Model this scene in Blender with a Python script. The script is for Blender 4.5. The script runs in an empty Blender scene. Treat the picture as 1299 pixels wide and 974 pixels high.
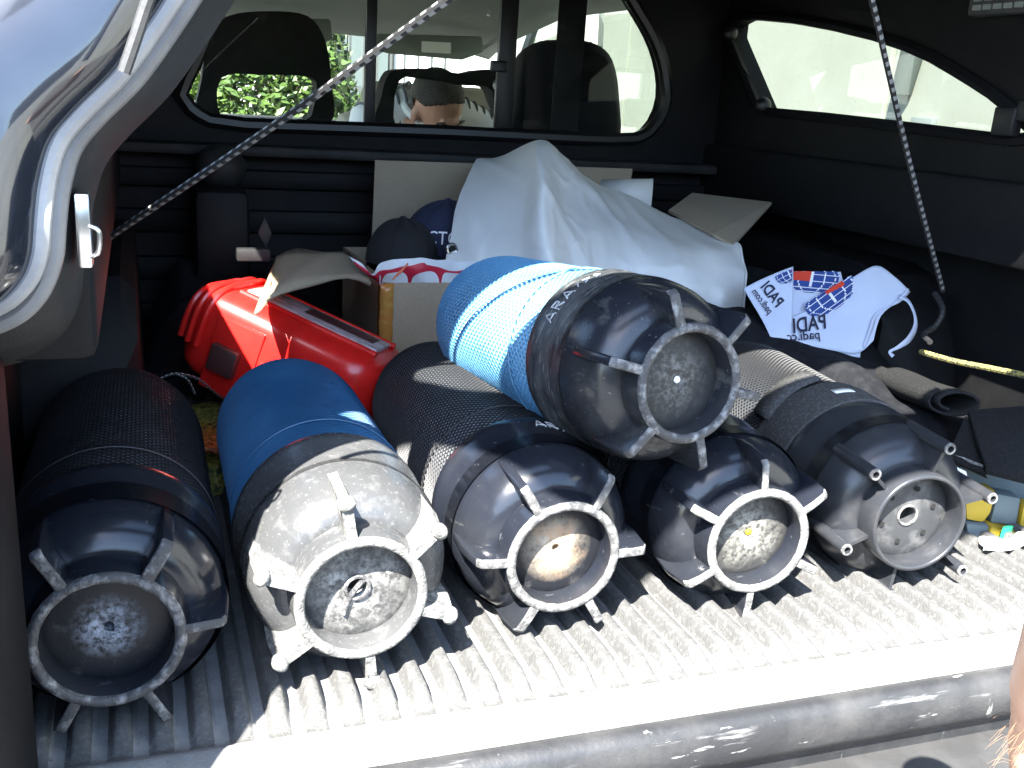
import bpy, bmesh, math, random
from mathutils import Vector, Matrix, noise
R = math.radians
rnd = random.Random(7)
scene = bpy.context.scene
COL = scene.collection

# ------------------------------------------------------------------ camera, light, exposure
F_PX = 1241.0
CX = Vector((.9363, -.3457, .0632)).normalized()          # camera right
FW = Vector((.3488, .8937, -.2815)); FW = (FW - CX*FW.dot(CX)).normalized()
UP = CX.cross(FW).normalized()
EYE = Vector((0, 0, .58))
cam_d = bpy.data.cameras.new("camera"); cam = bpy.data.objects.new("camera", cam_d); COL.objects.link(cam)
cam_d.sensor_width = 36; cam_d.lens = 36*F_PX/1299; cam_d.clip_start = .02; cam_d.clip_end = 500
cam.matrix_world = Matrix(((CX.x, UP.x, -FW.x, EYE.x), (CX.y, UP.y, -FW.y, EYE.y), (CX.z, UP.z, -FW.z, EYE.z), (0, 0, 0, 1)))
scene.camera = cam
SUN = Vector((-.40, -.50, .768)).normalized()              # towards the sun
world = bpy.data.worlds.new("World"); scene.world = world; world.use_nodes = True
nt = world.node_tree; bg = nt.nodes['Background']
sky = nt.nodes.new('ShaderNodeTexSky'); sky.sky_type = 'NISHITA'; sky.sun_disc = False
sky.sun_elevation = math.asin(SUN.z); sky.sun_rotation = math.atan2(SUN.x, SUN.y)
sky.air_density = 1.0; sky.dust_density = .5; sky.ozone_density = 1.0
nt.links.new(sky.outputs[0], bg.inputs[0]); bg.inputs[1].default_value = .11
sd = bpy.data.lights.new("sun", 'SUN'); sd.energy = 4.2; sd.angle = R(.5); sd.color = (1, .96, .9)
so = bpy.data.objects.new("sun", sd); COL.objects.link(so)
so.rotation_euler = SUN.to_track_quat('Z', 'Y').to_euler()
vs = scene.view_settings
vs.view_transform = 'Standard'; vs.look = 'None'; vs.exposure = 3.2; vs.gamma = 1
scene.cycles.max_bounces = 8; scene.cycles.transparent_max_bounces = 16
scene.cycles.sample_clamp_indirect = 4.0
scene.cycles.caustics_reflective = False; scene.cycles.caustics_refractive = False

def at(u, v, X=None, Y=None, Z=None, n=None, p=None):
    """world point where the sight line of a photo pixel (1299x974) meets a real plane"""
    d = CX*(u-649.5) - UP*(v-487.0) + FW*F_PX
    if X is not None: t = (X-EYE.x)/d.x
    elif Y is not None: t = (Y-EYE.y)/d.y
    elif Z is not None: t = (Z-EYE.z)/d.z
    else: t = (Vector(p)-EYE).dot(Vector(n))/d.dot(Vector(n))
    return EYE + d*t

# ------------------------------------------------------------------ materials
def mat(name, base, rough=.5, metal=0, spots=(), bump=None, spec=.5, coat=0, rough_var=0, coord='Object', sheen=0):
    """spots: (scale, colour, low, high, detail) noise layers laid over the base colour"""
    m = bpy.data.materials.new(name); m.use_nodes = True
    t = m.node_tree; b = t.nodes['Principled BSDF']
    b.inputs['Roughness'].default_value = rough; b.inputs['Metallic'].default_value = metal
    b.inputs['Specular IOR Level'].default_value = spec
    if coat: b.inputs['Coat Weight'].default_value = coat; b.inputs['Coat Roughness'].default_value = .06
    if sheen: b.inputs['Sheen Weight'].default_value = sheen
    tc = t.nodes.new('ShaderNodeTexCoord').outputs[coord]
    prev = None; lastfac = None
    for i, s in enumerate(spots):
        sc, c, lo, hi = s[:4]
        st = s[4] if len(s) > 4 else (1, 1, 1)
        mp = t.nodes.new('ShaderNodeMapping'); mp.inputs['Scale'].default_value = st
        mp.inputs['Location'].default_value = (i*3.1, i*1.7, i*.9)
        t.links.new(tc, mp.inputs[0])
        n = t.nodes.new('ShaderNodeTexNoise'); n.inputs['Scale'].default_value = sc
        n.inputs['Detail'].default_value = 8; n.inputs['Roughness'].default_value = .65
        t.links.new(mp.outputs[0], n.inputs['Vector'])
        r = t.nodes.new('ShaderNodeMapRange'); r.inputs[1].default_value = lo; r.inputs[2].default_value = hi
        t.links.new(n.outputs[0], r.inputs[0])
        mx = t.nodes.new('ShaderNodeMix'); mx.data_type = 'RGBA'
        t.links.new(r.outputs[0], mx.inputs[0])
        if prev is None: mx.inputs[6].default_value = (*base, 1)
        else: t.links.new(prev, mx.inputs[6])
        mx.inputs[7].default_value = (*c, 1); prev = mx.outputs[2]; lastfac = r.outputs[0]
    if prev is None: b.inputs['Base Color'].default_value = (*base, 1)
    else: t.links.new(prev, b.inputs['Base Color'])
    if rough_var and lastfac:
        r = t.nodes.new('ShaderNodeMapRange'); r.inputs[3].default_value = rough; r.inputs[4].default_value = min(1, rough+rough_var)
        t.links.new(lastfac, r.inputs[0]); t.links.new(r.outputs[0], b.inputs['Roughness'])
    if bump:
        n = t.nodes.new('ShaderNodeTexNoise'); n.inputs['Scale'].default_value = bump[0]; n.inputs['Detail'].default_value = 6
        t.links.new(tc, n.inputs['Vector'])
        bp = t.nodes.new('ShaderNodeBump'); bp.inputs['Strength'].default_value = bump[1]; bp.inputs['Distance'].default_value = bump[2] if len(bump) > 2 else .002
        t.links.new(n.outputs[0], bp.inputs['Height']); t.links.new(bp.outputs[0], b.inputs['Normal'])
    return m

def glass(name, tint, ior=1.45, rough=0.0, mn=0.0):
    m = bpy.data.materials.new(name); m.use_nodes = True
    t = m.node_tree; t.nodes.clear()
    o = t.nodes.new('ShaderNodeOutputMaterial'); mx = t.nodes.new('ShaderNodeMixShader')
    tr = t.nodes.new('ShaderNodeBsdfTransparent'); tr.inputs[0].default_value = (*tint, 1)
    gl = t.nodes.new('ShaderNodeBsdfGlossy'); gl.inputs['Roughness'].default_value = rough
    fr = t.nodes.new('ShaderNodeFresnel'); ge = t.nodes.new('ShaderNodeNewGeometry'); mr = t.nodes.new('ShaderNodeMapRange')
    mr.inputs[3].default_value = ior; mr.inputs[4].default_value = 1/ior; t.links.new(ge.outputs['Backfacing'], mr.inputs[0]); t.links.new(mr.outputs[0], fr.inputs[0])
    t.links.new(fr.outputs[0], mx.inputs[0]); t.links.new(tr.outputs[0], mx.inputs[1]); t.links.new(gl.outputs[0], mx.inputs[2])
    t.links.new(mx.outputs[0], o.inputs[0])
    return m

def disc_mat(name, patch, r_patch, base=(.012, .013, .016), dens=.5, seed=0., core=None):
    """base disc of a boot: a corroded or dusty patch round the centre (local x,z)"""
    m = mat(name, base, .5, spec=.3, spots=((60, (.06, .06, .06), .58, .75),), bump=(300, .3, .001))
    t = m.node_tree; b = t.nodes['Principled BSDF']
    prev = b.inputs['Base Color'].links[0].from_socket
    tc = t.nodes.new('ShaderNodeTexCoord').outputs['Object']
    mp = t.nodes.new('ShaderNodeMapping'); mp.inputs['Scale'].default_value = (1, 0, 1); t.links.new(tc, mp.inputs[0])
    ln = t.nodes.new('ShaderNodeVectorMath'); ln.operation = 'LENGTH'; t.links.new(mp.outputs[0], ln.inputs[0])
    mp2 = t.nodes.new('ShaderNodeMapping'); mp2.inputs['Location'].default_value = (seed, seed*2, seed*3); t.links.new(tc, mp2.inputs[0])
    def nz(sc, rough=.7):
        n = t.nodes.new('ShaderNodeTexNoise'); n.inputs['Scale'].default_value = sc; n.inputs['Detail'].default_value = 9; n.inputs['Roughness'].default_value = rough
        t.links.new(mp2.outputs[0], n.inputs['Vector']); return n.outputs[0]
    def rng(x, a, bb, c=0., d=1.):
        r = t.nodes.new('ShaderNodeMapRange'); r.inputs[1].default_value = a; r.inputs[2].default_value = bb; r.inputs[3].default_value = c; r.inputs[4].default_value = d
        t.links.new(x, r.inputs[0]); return r.outputs[0]
    def mul(a, c, op='MULTIPLY'):
        q = t.nodes.new('ShaderNodeMath'); q.operation = op; q.use_clamp = True
        t.links.new(a, q.inputs[0]); t.links.new(c, q.inputs[1]); return q.outputs[0]
    edge = mul(rng(ln.outputs['Value'], r_patch*1.25, r_patch*.45), rng(nz(28), .34, .56))
    fac = mul(edge, rng(nz(150), .62-dens*.4, .75-dens*.3))
    mx = t.nodes.new('ShaderNodeMix'); mx.data_type = 'RGBA'; t.links.new(fac, mx.inputs[0]); t.links.new(prev, mx.inputs[6])
    mx.inputs[7].default_value = (*patch, 1); out = mx.outputs[2]
    if core:
        m2 = t.nodes.new('ShaderNodeMix'); m2.data_type = 'RGBA'
        t.links.new(mul(edge, rng(nz(45), .5, .62)), m2.inputs[0]); t.links.new(out, m2.inputs[6]); m2.inputs[7].default_value = (*core, 1); out = m2.outputs[2]
    t.links.new(out, b.inputs['Base Color'])
    t.links.new(rng(fac, 0, 1, .4, .9), b.inputs['Roughness'])
    return m

M = {}
M['rubber'] = mat('boot rubber', (.012, .014, .02), .2, spots=((9, (.02, .022, .026), .45, .7), (70, (.12, .125, .13), .63, .78), (26, (.14, .14, .14), .66, .8, (1, .25, 1))), bump=(140, .12, .001), rough_var=.4)
M['rubber_dusty'] = mat('dusty boot rubber', (.05, .052, .054), .27, spots=((5, (.075, .076, .076), .3, .75), (60, (.13, .13, .128), .52, .8), (190, (.16, .16, .15), .6, .72)), bump=(160, .4, .0014), rough_var=.35)
M['rubber_scuffed'] = mat('scuffed boot rubber', (.014, .016, .022), .24, spots=((8, (.03, .032, .033), .45, .7), (50, (.10, .105, .10), .58, .8, (1, .4, 1)), (150, (.2, .2, .2), .64, .76)), bump=(140, .2, .001), rough_var=.4)
M['lip_scuff'] = mat('scratched boot rim', (.022, .024, .028), .4, spots=((22, (.09, .095, .095), .42, .72, (1, 2, .6)), (90, (.24, .25, .24), .54, .72, (.5, 3, .5))), bump=(160, .5, .0016))
M['worn'] = mat('worn rubber edge', (.07, .07, .07), .75, spots=((120, (.24, .24, .23), .44, .66), (300, (.05, .05, .05), .58, .7)), bump=(320, .7, .002))
M['worn_dark'] = mat('part worn rubber edge', (.05, .05, .052), .6, spots=((80, (.24, .24, .24), .48, .66), (300, (.03, .03, .03), .55, .7)), bump=(320, .7, .002))
M['worn_pale'] = mat('pale worn rubber edge', (.09, .09, .088), .8, spots=((90, (.27, .27, .25), .4, .64), (260, (.07, .07, .07), .6, .72)), bump=(320, .8, .0025))
M['plain_plastic'] = mat('dull grey black plastic', (.024, .026, .03), .3, spots=((40, (.038, .038, .04), .5, .7), (150, (.2, .2, .2), .68, .76)), bump=(120, .15, .001))
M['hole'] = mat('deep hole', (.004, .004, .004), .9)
M['body_grey'] = mat('grey cylinder paint', (.24, .25, .28), .35, spots=((20, (.07, .075, .09), .4, .7),))
M['body_dark'] = mat('dark cylinder paint', (.035, .04, .05), .35, spots=((20, (.06, .07, .08), .4, .7),))
M['body_silver'] = mat('bare silver cylinder', (.38, .42, .45), .4, metal=.2, spots=((15, (.26, .30, .33), .4, .65),))
M['body_blue'] = mat('blue cylinder paint', (.03, .12, .26), .4, spots=((6, (.05, .17, .33), .4, .7),))
M['body_pale'] = mat('pale blue cylinder paint', (.62, .76, .80), .35, spots=((6, (.52, .70, .78), .4, .7),))
M['net_black'] = mat('black nylon net', (.012, .012, .014), .55)
M['net_blue'] = mat('dark blue nylon net', (.018, .085, .19), .5, spots=((8, (.03, .13, .26), .4, .65),))
M['net_light'] = mat('bright blue nylon net', (.11, .30, .50), .45, spots=((6, (.15, .37, .57), .4, .65), (14, (.05, .17, .34), .6, .66)))
M['liner'] = mat('dusty bed liner', (.066, .066, .064), .75, spots=((40, (.08, .08, .078), .4, .66), (160, (.13, .13, .125), .5, .68), (400, (.03, .03, .03), .6, .7)), bump=(380, .6, .002))
M['liner_dust'] = mat('pale dust on bed liner', (.15, .15, .146), .85, spots=((30, (.21, .21, .205), .4, .66), (200, (.07, .07, .07), .58, .7)), bump=(380, .6, .002))
M['black_trim'] = mat('black grained trim', (.005, .005, .006), .6, spec=.2, spots=((12, (.009, .009, .009), .45, .7),), bump=(500, .35, .001))
M['grey_trim'] = mat('charcoal grained trim', (.016, .016, .017), .6, spec=.3, spots=((12, (.034, .034, .034), .45, .7),), bump=(500, .5, .0012))
M['gloss_black'] = mat('black car paint', (.012, .014, .02), .12, coat=1, spots=((5, (.02, .025, .035), .4, .7),))
M['seal'] = mat('grey rubber seal', (.14, .14, .145), .5, spots=((18, (.2, .2, .2), .45, .65),), bump=(200, .2, .001))
M['seal_pale'] = mat('pale seal strip', (.26, .26, .27), .42, spots=((18, (.36, .36, .36), .45, .65),))  # lighter grey than the inner strip
M['chrome'] = mat('bright metal', (.75, .75, .75), .22, metal=1)
M['dark_metal'] = mat('dull metal', (.2, .2, .2), .4, metal=1)
M['sill'] = mat('scratched sill plastic', (.022, .023, .025), .42, spots=((11, (.05, .05, .05), .45, .7), (60, (.16, .16, .16), .6, .7, (.12, 1, 1)), (120, (.4, .4, .39), .66, .70, (.15, 1, 1)), (34, (.28, .28, .27), .66, .7, (1, 1, .15))), bump=(160, .4, .0015), rough_var=.35)
M['bumper'] = mat('grey bumper plastic', (.036, .036, .036), .5, spots=((11, (.055, .055, .055), .45, .66), (60, (.4, .4, .4), .7, .75)), bump=(200, .3, .001))
M['glass_clear'] = glass('cab glass', (.86, .9, .87))
M['glass_tint'] = glass('tinted side glass', (.27, .295, .26))
M['glass_hatch'] = glass('hatch glass', (.93, .95, .93))
M['red'] = mat('red plastic', (.72, .018, .014), .3, spots=((25, (.6, .012, .01), .45, .7),), bump=(260, .06, .001), coat=.3)
M['clear_lid'] = mat('clear lid plastic', (.45, .38, .38), .15, spots=((30, (.3, .22, .22), .45, .6, (1, 5, 1)),))
M['brown'] = mat('brown latch plastic', (.06, .022, .02), .5, bump=(200, .3, .001))
M['card'] = mat('grey brown cardboard', (.33, .265, .19), .85, spots=((8, (.29, .23, .165), .4, .7), (200, (.37, .30, .22), .5, .7)), bump=(90, .15, .001))
M['card_sunlit'] = mat('sunlit cardboard tip', (.42, .35, .22), .9, spots=((300, (.25, .2, .13), .45, .6),), bump=(300, .8, .002))  # sunlight put into a paler, yellower card colour for the bent tip
M['tape'] = mat('shiny amber tape', (.42, .20, .05), .12, spots=((9, (.45, .07, .03), .4, .6), (50, (.5, .38, .1), .56, .7)), bump=(60, .25, .003))
M['banner'] = mat('white vinyl banner', (.70, .69, .67), .5, spots=((6, (.63, .62, .60), .4, .7),), bump=(25, .10, .004))
M['cloth'] = mat('shaded white flag cloth', (.60, .65, .78), .85, bump=(500, .3, .0008), spots=((14, (.54, .59, .74), .4, .7),))  # blue cast of the shade put into the white cloth colour
M['navy_print'] = mat('navy print', (.018, .02, .05), .8)
M['blue_print'] = mat('blue print', (.02, .055, .24), .8)
M['red_print'] = mat('red print', (.65, .05, .02), .8)
M['white_print'] = mat('white print', (.8, .8, .82), .8)
M['paint_mark'] = mat('white paint pen', (.5, .52, .54), .8, spots=((140, (.2, .2, .2), .5, .62),))
M['cap_black'] = mat('black cap cotton', (.008, .008, .010), .9, bump=(400, .4, .001))
M['cap_navy'] = mat('navy cap cotton', (.016, .02, .05), .9, bump=(400, .4, .001))
M['bag_white'] = mat('white plastic bag', (.66, .7, .75), .35, bump=(28, .5, .006))
M['bag_red'] = mat('red bag print', (.48, .02, .05), .35, bump=(28, .5, .006))
M['neoprene'] = mat('black neoprene', (.007, .0075, .010), .85, spec=.2, spots=((60, (.014, .0145, .017), .45, .65),), bump=(400, .6, .0015))
M['neoprene_grey'] = mat('grey flecked neoprene', (.012, .012, .0125), .9, spec=.2, spots=((420, (.036, .036, .035), .5, .66),), bump=(420, .8, .002))
M['webbing'] = mat('black webbing', (.045, .045, .045), .8, spots=((260, (.10, .10, .10), .5, .6),), bump=(500, .8, .0015))
M['yellow'] = mat('yellow pouch cloth', (.36, .25, .015), .7, bump=(300, .4, .001))
M['green'] = mat('green tape', (.02, .42, .18), .6)
M['slate'] = mat('grey blue pouch cloth', (.10, .13, .14), .8, bump=(300, .4, .001))
M['clear_bag'] = mat('crumpled clear plastic', (.7, .74, .72), .12, bump=(40, .9, .01))
M['cord_black'] = mat('black braid', (.015, .015, .016), .8, bump=(600, .8, .001))
M['cord_white'] = mat('white fleck braid', (.24, .24, .235), .8)
M['cord_yellow'] = mat('yellow black braid', (.38, .33, .09), .8, spots=((240, (.06, .06, .05), .45, .55),), bump=(500, .8, .001))
M['gold'] = mat('gold green mesh cloth', (.28, .26, .03), .4, spots=((130, (.55, .5, .16), .5, .6), (110, (.03, .06, .02), .48, .58)), bump=(160, 1, .005))
M['orange_cloth'] = mat('orange brown strap', (.3, .1, .03), .6, spots=((90, (.45, .2, .05), .5, .6),))
M['seat'] = mat('dark seat cloth', (.008, .008, .009), .85, bump=(300, .4, .001))
M['liner_roof'] = mat('grey headliner cloth', (.30, .32, .30), .9, bump=(200, .2, .001))
M['visor'] = mat('grey green visor vinyl', (.26, .29, .27), .7)
M['beige'] = mat('beige seat cloth', (.40, .37, .30), .85)
M['paper'] = mat('white paper label', (.75, .76, .74), .8)
M['asphalt'] = mat('pale paving', (.12, .117, .112), .9, spots=((3, (.15, .146, .14), .4, .7), (60, (.11, .11, .105), .5, .7)), bump=(60, .5, .004))
M['wall_pale'] = mat('pale rendered wall', (.42, .43, .38), .9, spots=((1.2, (.48, .49, .44), .4, .65), (14, (.14, .13, .11), .66, .72, (1, 1, 1.8)), (45, (.2, .19, .17), .66, .72)), bump=(40, .25, .004))
M['wall_white'] = mat('white house render', (.72, .71, .67), .9, spots=((.8, (.64, .63, .58), .4, .7),), bump=(30, .3, .01))
M['leaf'] = mat('bush leaf', (.04, .075, .010), .5, spots=((9, (.06, .10, .013), .4, .65), (5, (.022, .045, .006), .5, .7)))
M['twig'] = mat('bush twig', (.09, .06, .035), .9)
M['skin'] = mat('skin', (.50, .25, .17), .5, spots=((40, (.55, .29, .2), .4, .65),), bump=(300, .2, .0008))
M['skin_fair'] = mat('fair skin', (.62, .34, .22), .45, spots=((30, (.66, .4, .27), .4, .65),), bump=(250, .2, .0008))  # the forearm's own fair tone
M['hair'] = mat('dark cropped hair', (.02, .017, .014), .7, spots=((200, (.06, .055, .05), .5, .62),), bump=(350, .9, .003))
M['hair_fair'] = mat('fair arm hair', (.36, .22, .13), .5)
M['shirt'] = mat('white striped shirt', (.85, .85, .86), .85)
M['stripe'] = mat('grey shirt stripe', (.13, .13, .15), .85)
M['roller'] = mat('window frame black', (.008, .008, .009), .4)
M['blue_tail'] = mat('blue reflector', (.04, .05, .3), .25)

# ------------------------------------------------------------------ mesh helpers
class MB:
    def __init__(s): s.v = []; s.f = []; s.m = []; s.mi = 0
    def add(s, vs, fs):
        o = len(s.v); s.v += [tuple(v) for v in vs]
        for f in fs: s.f.append(tuple(i+o for i in f)); s.m.append(s.mi)
    def box(s, a, b, M4=None):
        vs = [Vector((x, y, z)) for x in (a[0], b[0]) for y in (a[1], b[1]) for z in (a[2], b[2])]
        if M4: vs = [M4 @ v for v in vs]
        s.add(vs, [(0, 1, 3, 2), (4, 6, 7, 5), (0, 4, 5, 1), (2, 3, 7, 6), (0, 2, 6, 4), (1, 5, 7, 3)])
    def tube(s, pts, r, n=8, cap=True, alt=0, closed=False):
        pts = [Vector(p) for p in pts]; k = len(pts)
        rs = r if isinstance(r, (list, tuple)) else [r]*k
        T = [((pts[(i+1) % k]-pts[i-1]) if closed else (pts[min(i+1, k-1)]-pts[max(i-1, 0)])).normalized() for i in range(k)]
        a = T[0].orthogonal().normalized(); vs = []
        for i in range(k):
            a = (a - T[i]*a.dot(T[i]))
            a = a.normalized() if a.length > 1e-6 else T[i].orthogonal().normalized()
            b = T[i].cross(a)
            vs += [pts[i]+(a*math.cos(2*math.pi*j/n)+b*math.sin(2*math.pi*j/n))*rs[i] for j in range(n)]
        o = len(s.v); s.v += [tuple(v) for v in vs]
        for i in range(k if closed else k-1):
            i2 = (i+1) % k
            for j in range(n):
                s.f.append((o+i*n+j, o+i*n+(j+1) % n, o+i2*n+(j+1) % n, o+i2*n+j))
                s.m.append((1 if (alt and (i//alt + j//(n//2)) % 2 == 0 and j % (n//2) < n//4+1) else s.mi))
        if cap and not closed:
            s.f.append(tuple(o+j for j in range(n))[::-1]); s.m.append(s.mi)
            s.f.append(tuple(o+(k-1)*n+j for j in range(n))); s.m.append(s.mi)
    def lathe(s, prof, n=64, closed=False):
        """prof: (r, y); axis local +Y"""
        o = len(s.v); k = len(prof)
        for r, y in prof:
            s.v += [(r*math.sin(2*math.pi*j/n), y, r*math.cos(2*math.pi*j/n)) for j in range(n)]
        for i in range(k if closed else k-1):
            i2 = (i+1) % k
            for j in range(n):
                s.f.append((o+i*n+j, o+i2*n+j, o+i2*n+(j+1) % n, o+i*n+(j+1) % n)); s.m.append(s.mi)
    def prism(s, poly, d):
        """poly: 3-D planar loop extruded along vector d"""
        d = Vector(d); n = len(poly); vs = [Vector(p) for p in poly] + [Vector(p)+d for p in poly]
        s.add(vs, [tuple(range(n))[::-1], tuple(range(n, 2*n))] + [(i, (i+1) % n, n+(i+1) % n, n+i) for i in range(n)])
    def grid(s, P):
        """P: rows of points"""
        o = len(s.v); h = len(P); w = len(P[0])
        for row in P: s.v += [tuple(p) for p in row]
        for i in range(h-1):
            for j in range(w-1):
                s.f.append((o+i*w+j, o+i*w+j+1, o+(i+1)*w+j+1, o+(i+1)*w+j)); s.m.append(s.mi)
    def ellipsoid(s, c, r, M3=None, nu=16, nv=10):
        c = Vector(c); vs = []; 
        for i in range(nv+1):
            th = math.pi*i/nv
            for j in range(nu):
                p = Vector((r[0]*math.sin(th)*math.cos(2*math.pi*j/nu), r[1]*math.sin(th)*math.sin(2*math.pi*j/nu), r[2]*math.cos(th)))
                if M3: p = M3 @ p
                vs.append(c+p)
        fs = [(i*nu+j, (i+1)*nu+j, (i+1)*nu+(j+1) % nu, i*nu+(j+1) % nu) for i in range(nv) for j in range(nu)]
        s.add(vs, fs)

def obj(name, mb, mats, parent=None, smooth=True, angle=35, bevel=0, subd=0, loc=None, solid=0, weld=False, kind=None):
    me = bpy.data.meshes.new(name)
    me.from_pydata(mb.v, [], mb.f)
    for m in (mats if isinstance(mats, (list, tuple)) else [mats]): me.materials.append(m)
    if any(mb.m): me.polygons.foreach_set('material_index', mb.m)
    bm = bmesh.new(); bm.from_mesh(me)
    bmesh.ops.remove_doubles(bm, verts=bm.verts, dist=1e-6)
    if bevel:
        es = [e for e in bm.edges if len(e.link_faces) == 2 and e.calc_face_angle(0) > R(30)]
        bmesh.ops.bevel(bm, geom=es, offset=bevel, segments=2, affect='EDGES', profile=.5)
    bmesh.ops.recalc_face_normals(bm, faces=bm.faces)
    bm.to_mesh(me); bm.free()
    if smooth:
        me.shade_smooth(); me.set_sharp_from_angle(angle=R(angle))
    o = bpy.data.objects.new(name, me); COL.objects.link(o)
    if parent: o.parent = parent
    if loc: o.location = loc
    if solid:
        md = o.modifiers.new('thick', 'SOLIDIFY'); md.thickness = solid; md.offset = 0
    if subd:
        md = o.modifiers.new('sub', 'SUBSURF'); md.levels = subd; md.render_levels = subd
    if kind: o['kind'] = kind
    return o

def tag(o, label, cat, group=None, kind=None):
    o['label'] = label; o['category'] = cat
    if group: o['group'] = group
    if kind: o['kind'] = kind
    return o
def thing(name, label, cat, loc=(0, 0, 0), group=None):
    o = bpy.data.objects.new(name, None); COL.objects.link(o); o.location = loc; o.empty_display_size = .05
    return tag(o, label, cat, group)
def inv(parent, mb):
    """shift a mesh given in world space into its parent's space"""
    bpy.context.view_layer.update()
    im = parent.matrix_world.inverted()
    mb.v = [tuple(im @ Vector(v)) for v in mb.v]; return mb

def smooth_loop(pts, k=4, closed=True):
    """Catmull-Rom through points"""
    pts = [Vector(p) for p in pts]; n = len(pts); out = []
    for i in range(n if closed else n-1):
        if closed: p0, p1, p2, p3 = pts[i-1], pts[i], pts[(i+1) % n], pts[(i+2) % n]
        else: p0, p1, p2, p3 = pts[max(i-1, 0)], pts[i], pts[i+1], pts[min(i+2, n-1)]
        for j in range(k):
            t = j/k
            out.append(.5*((2*p1)+(-p0+p2)*t+(2*p0-5*p1+4*p2-p3)*t*t+(-p0+3*p1-3*p2+p3)*t**3))
    if not closed: out.append(pts[-1])
    return out
def spline_grid(rows, kr=5, kc=5):
    R1 = [smooth_loop(r, kc, False) for r in rows]
    cols = [smooth_loop([r[j] for r in R1], kr, False) for j in range(len(R1[0]))]
    return [[cols[j][i] for j in range(len(cols))] for i in range(len(cols[0]))]

def plate_with_hole(outer, hole, place, thick, n=120):
    """outer (rectangle-like, star-shaped) and hole are 2-D loops; place(a, b, depth) -> world"""
    c = sum((Vector(h) for h in hole), Vector((0, 0)))/len(hole)
    def hit(loop, d):
        best = None
        for i in range(len(loop)):
            a = Vector(loop[i])-c; b = Vector(loop[(i+1) % len(loop)])-c; e = b-a
            den = d.x*e.y-d.y*e.x
            if abs(den) < 1e-12: continue
            t = (a.x*e.y-a.y*e.x)/den; q = (a.x*d.y-a.y*d.x)/den
            if t > 0 and -1e-6 <= q <= 1+1e-6 and (best is None or t > best): best = t
        return c+d*best
    angs = sorted({round(2*math.pi*i/n, 5) for i in range(n)} | {round(math.atan2(*(Vector(p)-c).yx) % (2*math.pi), 5) for p in outer})
    O = [hit(outer, Vector((math.cos(a), math.sin(a)))) for a in angs]; H = [hit(hole, Vector((math.cos(a), math.sin(a)))) for a in angs]
    m = MB(); k = len(angs)
    vs = [place(p.x, p.y, 0) for p in O]+[place(p.x, p.y, 0) for p in H]+[place(p.x, p.y, thick) for p in O]+[place(p.x, p.y, thick) for p in H]
    fs = []
    for i in range(k):
        j = (i+1) % k
        fs += [(i, j, k+j, k+i), (2*k+i, 3*k+i, 3*k+j, 2*k+j), (k+i, k+j, 3*k+j, 3*k+i), (i, 2*k+i, 2*k+j, j)]
    m.add(vs, fs); return m, H

def text_mesh(s, size, bold=0):
    cu = bpy.data.curves.new('txt', 'FONT'); cu.body = s; cu.size = size; cu.offset = bold; cu.resolution_u = 3
    o = bpy.data.objects.new('txt', cu); COL.objects.link(o)
    bpy.context.view_layer.update()
    me = o.evaluated_get(bpy.context.evaluated_depsgraph_get()).to_mesh()
    vs = [v.co.copy() for v in me.vertices]; fs = [tuple(p.vertices) for p in me.polygons]
    o.to_mesh_clear(); bpy.data.objects.remove(o); bpy.data.curves.remove(cu)
    return vs, fs

# ================================================================== SETTING
def sheet(name, a, b, z, m):
    mb = MB(); mb.grid([[(a[0], a[1], z), (b[0], a[1], z)], [(a[0], b[1], z), (b[0], b[1], z)]])
    o = obj(name, mb, m, smooth=False); o['kind'] = 'structure'; return o
sheet('ground', (-150, -150), (150, 150), -.82, M['asphalt'])

# pale wall on the right: rendered bays with joints
mb = MB(); mb.box((3.42, -3, -.82), (3.7, 9.6, 3.2))
wall = obj('boundary_wall', mb, M['wall_pale'], smooth=False); tag(wall, 'pale rendered wall outside the right side window of the truck', 'wall')
yy = -3.0
for i in range(9):
    for j, (z0, z1) in enumerate(((-.80, .33), (.345, 1.6), (1.615, 3.15))):
        w = 1.38; mb = MB(); q = rnd.uniform(0, .006)
        mb.box((3.40-q, yy+.004, z0), (3.43, yy+w-.006, z1))
        obj('render_panel', mb, M['wall_pale'], wall, smooth=False, bevel=.004)
    yy += 1.4
# vertical drain hood and a small plate on that wall
mb = MB(); a, b = at(1163, 48, X=3.36), at(1143, 118, X=3.36)
mb.tube([a, a.lerp(b, .5), b], [.055, .052, .048], 12)
tag(obj('drain_pipe', mb, mat('grey pipe plastic', (.12, .14, .135), .6)), 'short grey leaning pipe against the pale wall outside the side window', 'pipe')
mb = MB(); a = at(1170, 159, X=3.38); mb.box((3.36, a.y-.075, a.z-.05), (3.40, a.y+.06, a.z+.035))
tag(obj('meter_box', mb, mat('grey box plastic', (.3, .33, .34), .6), bevel=.004), 'small grey box low on the pale wall beyond the side window', 'box')

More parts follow.
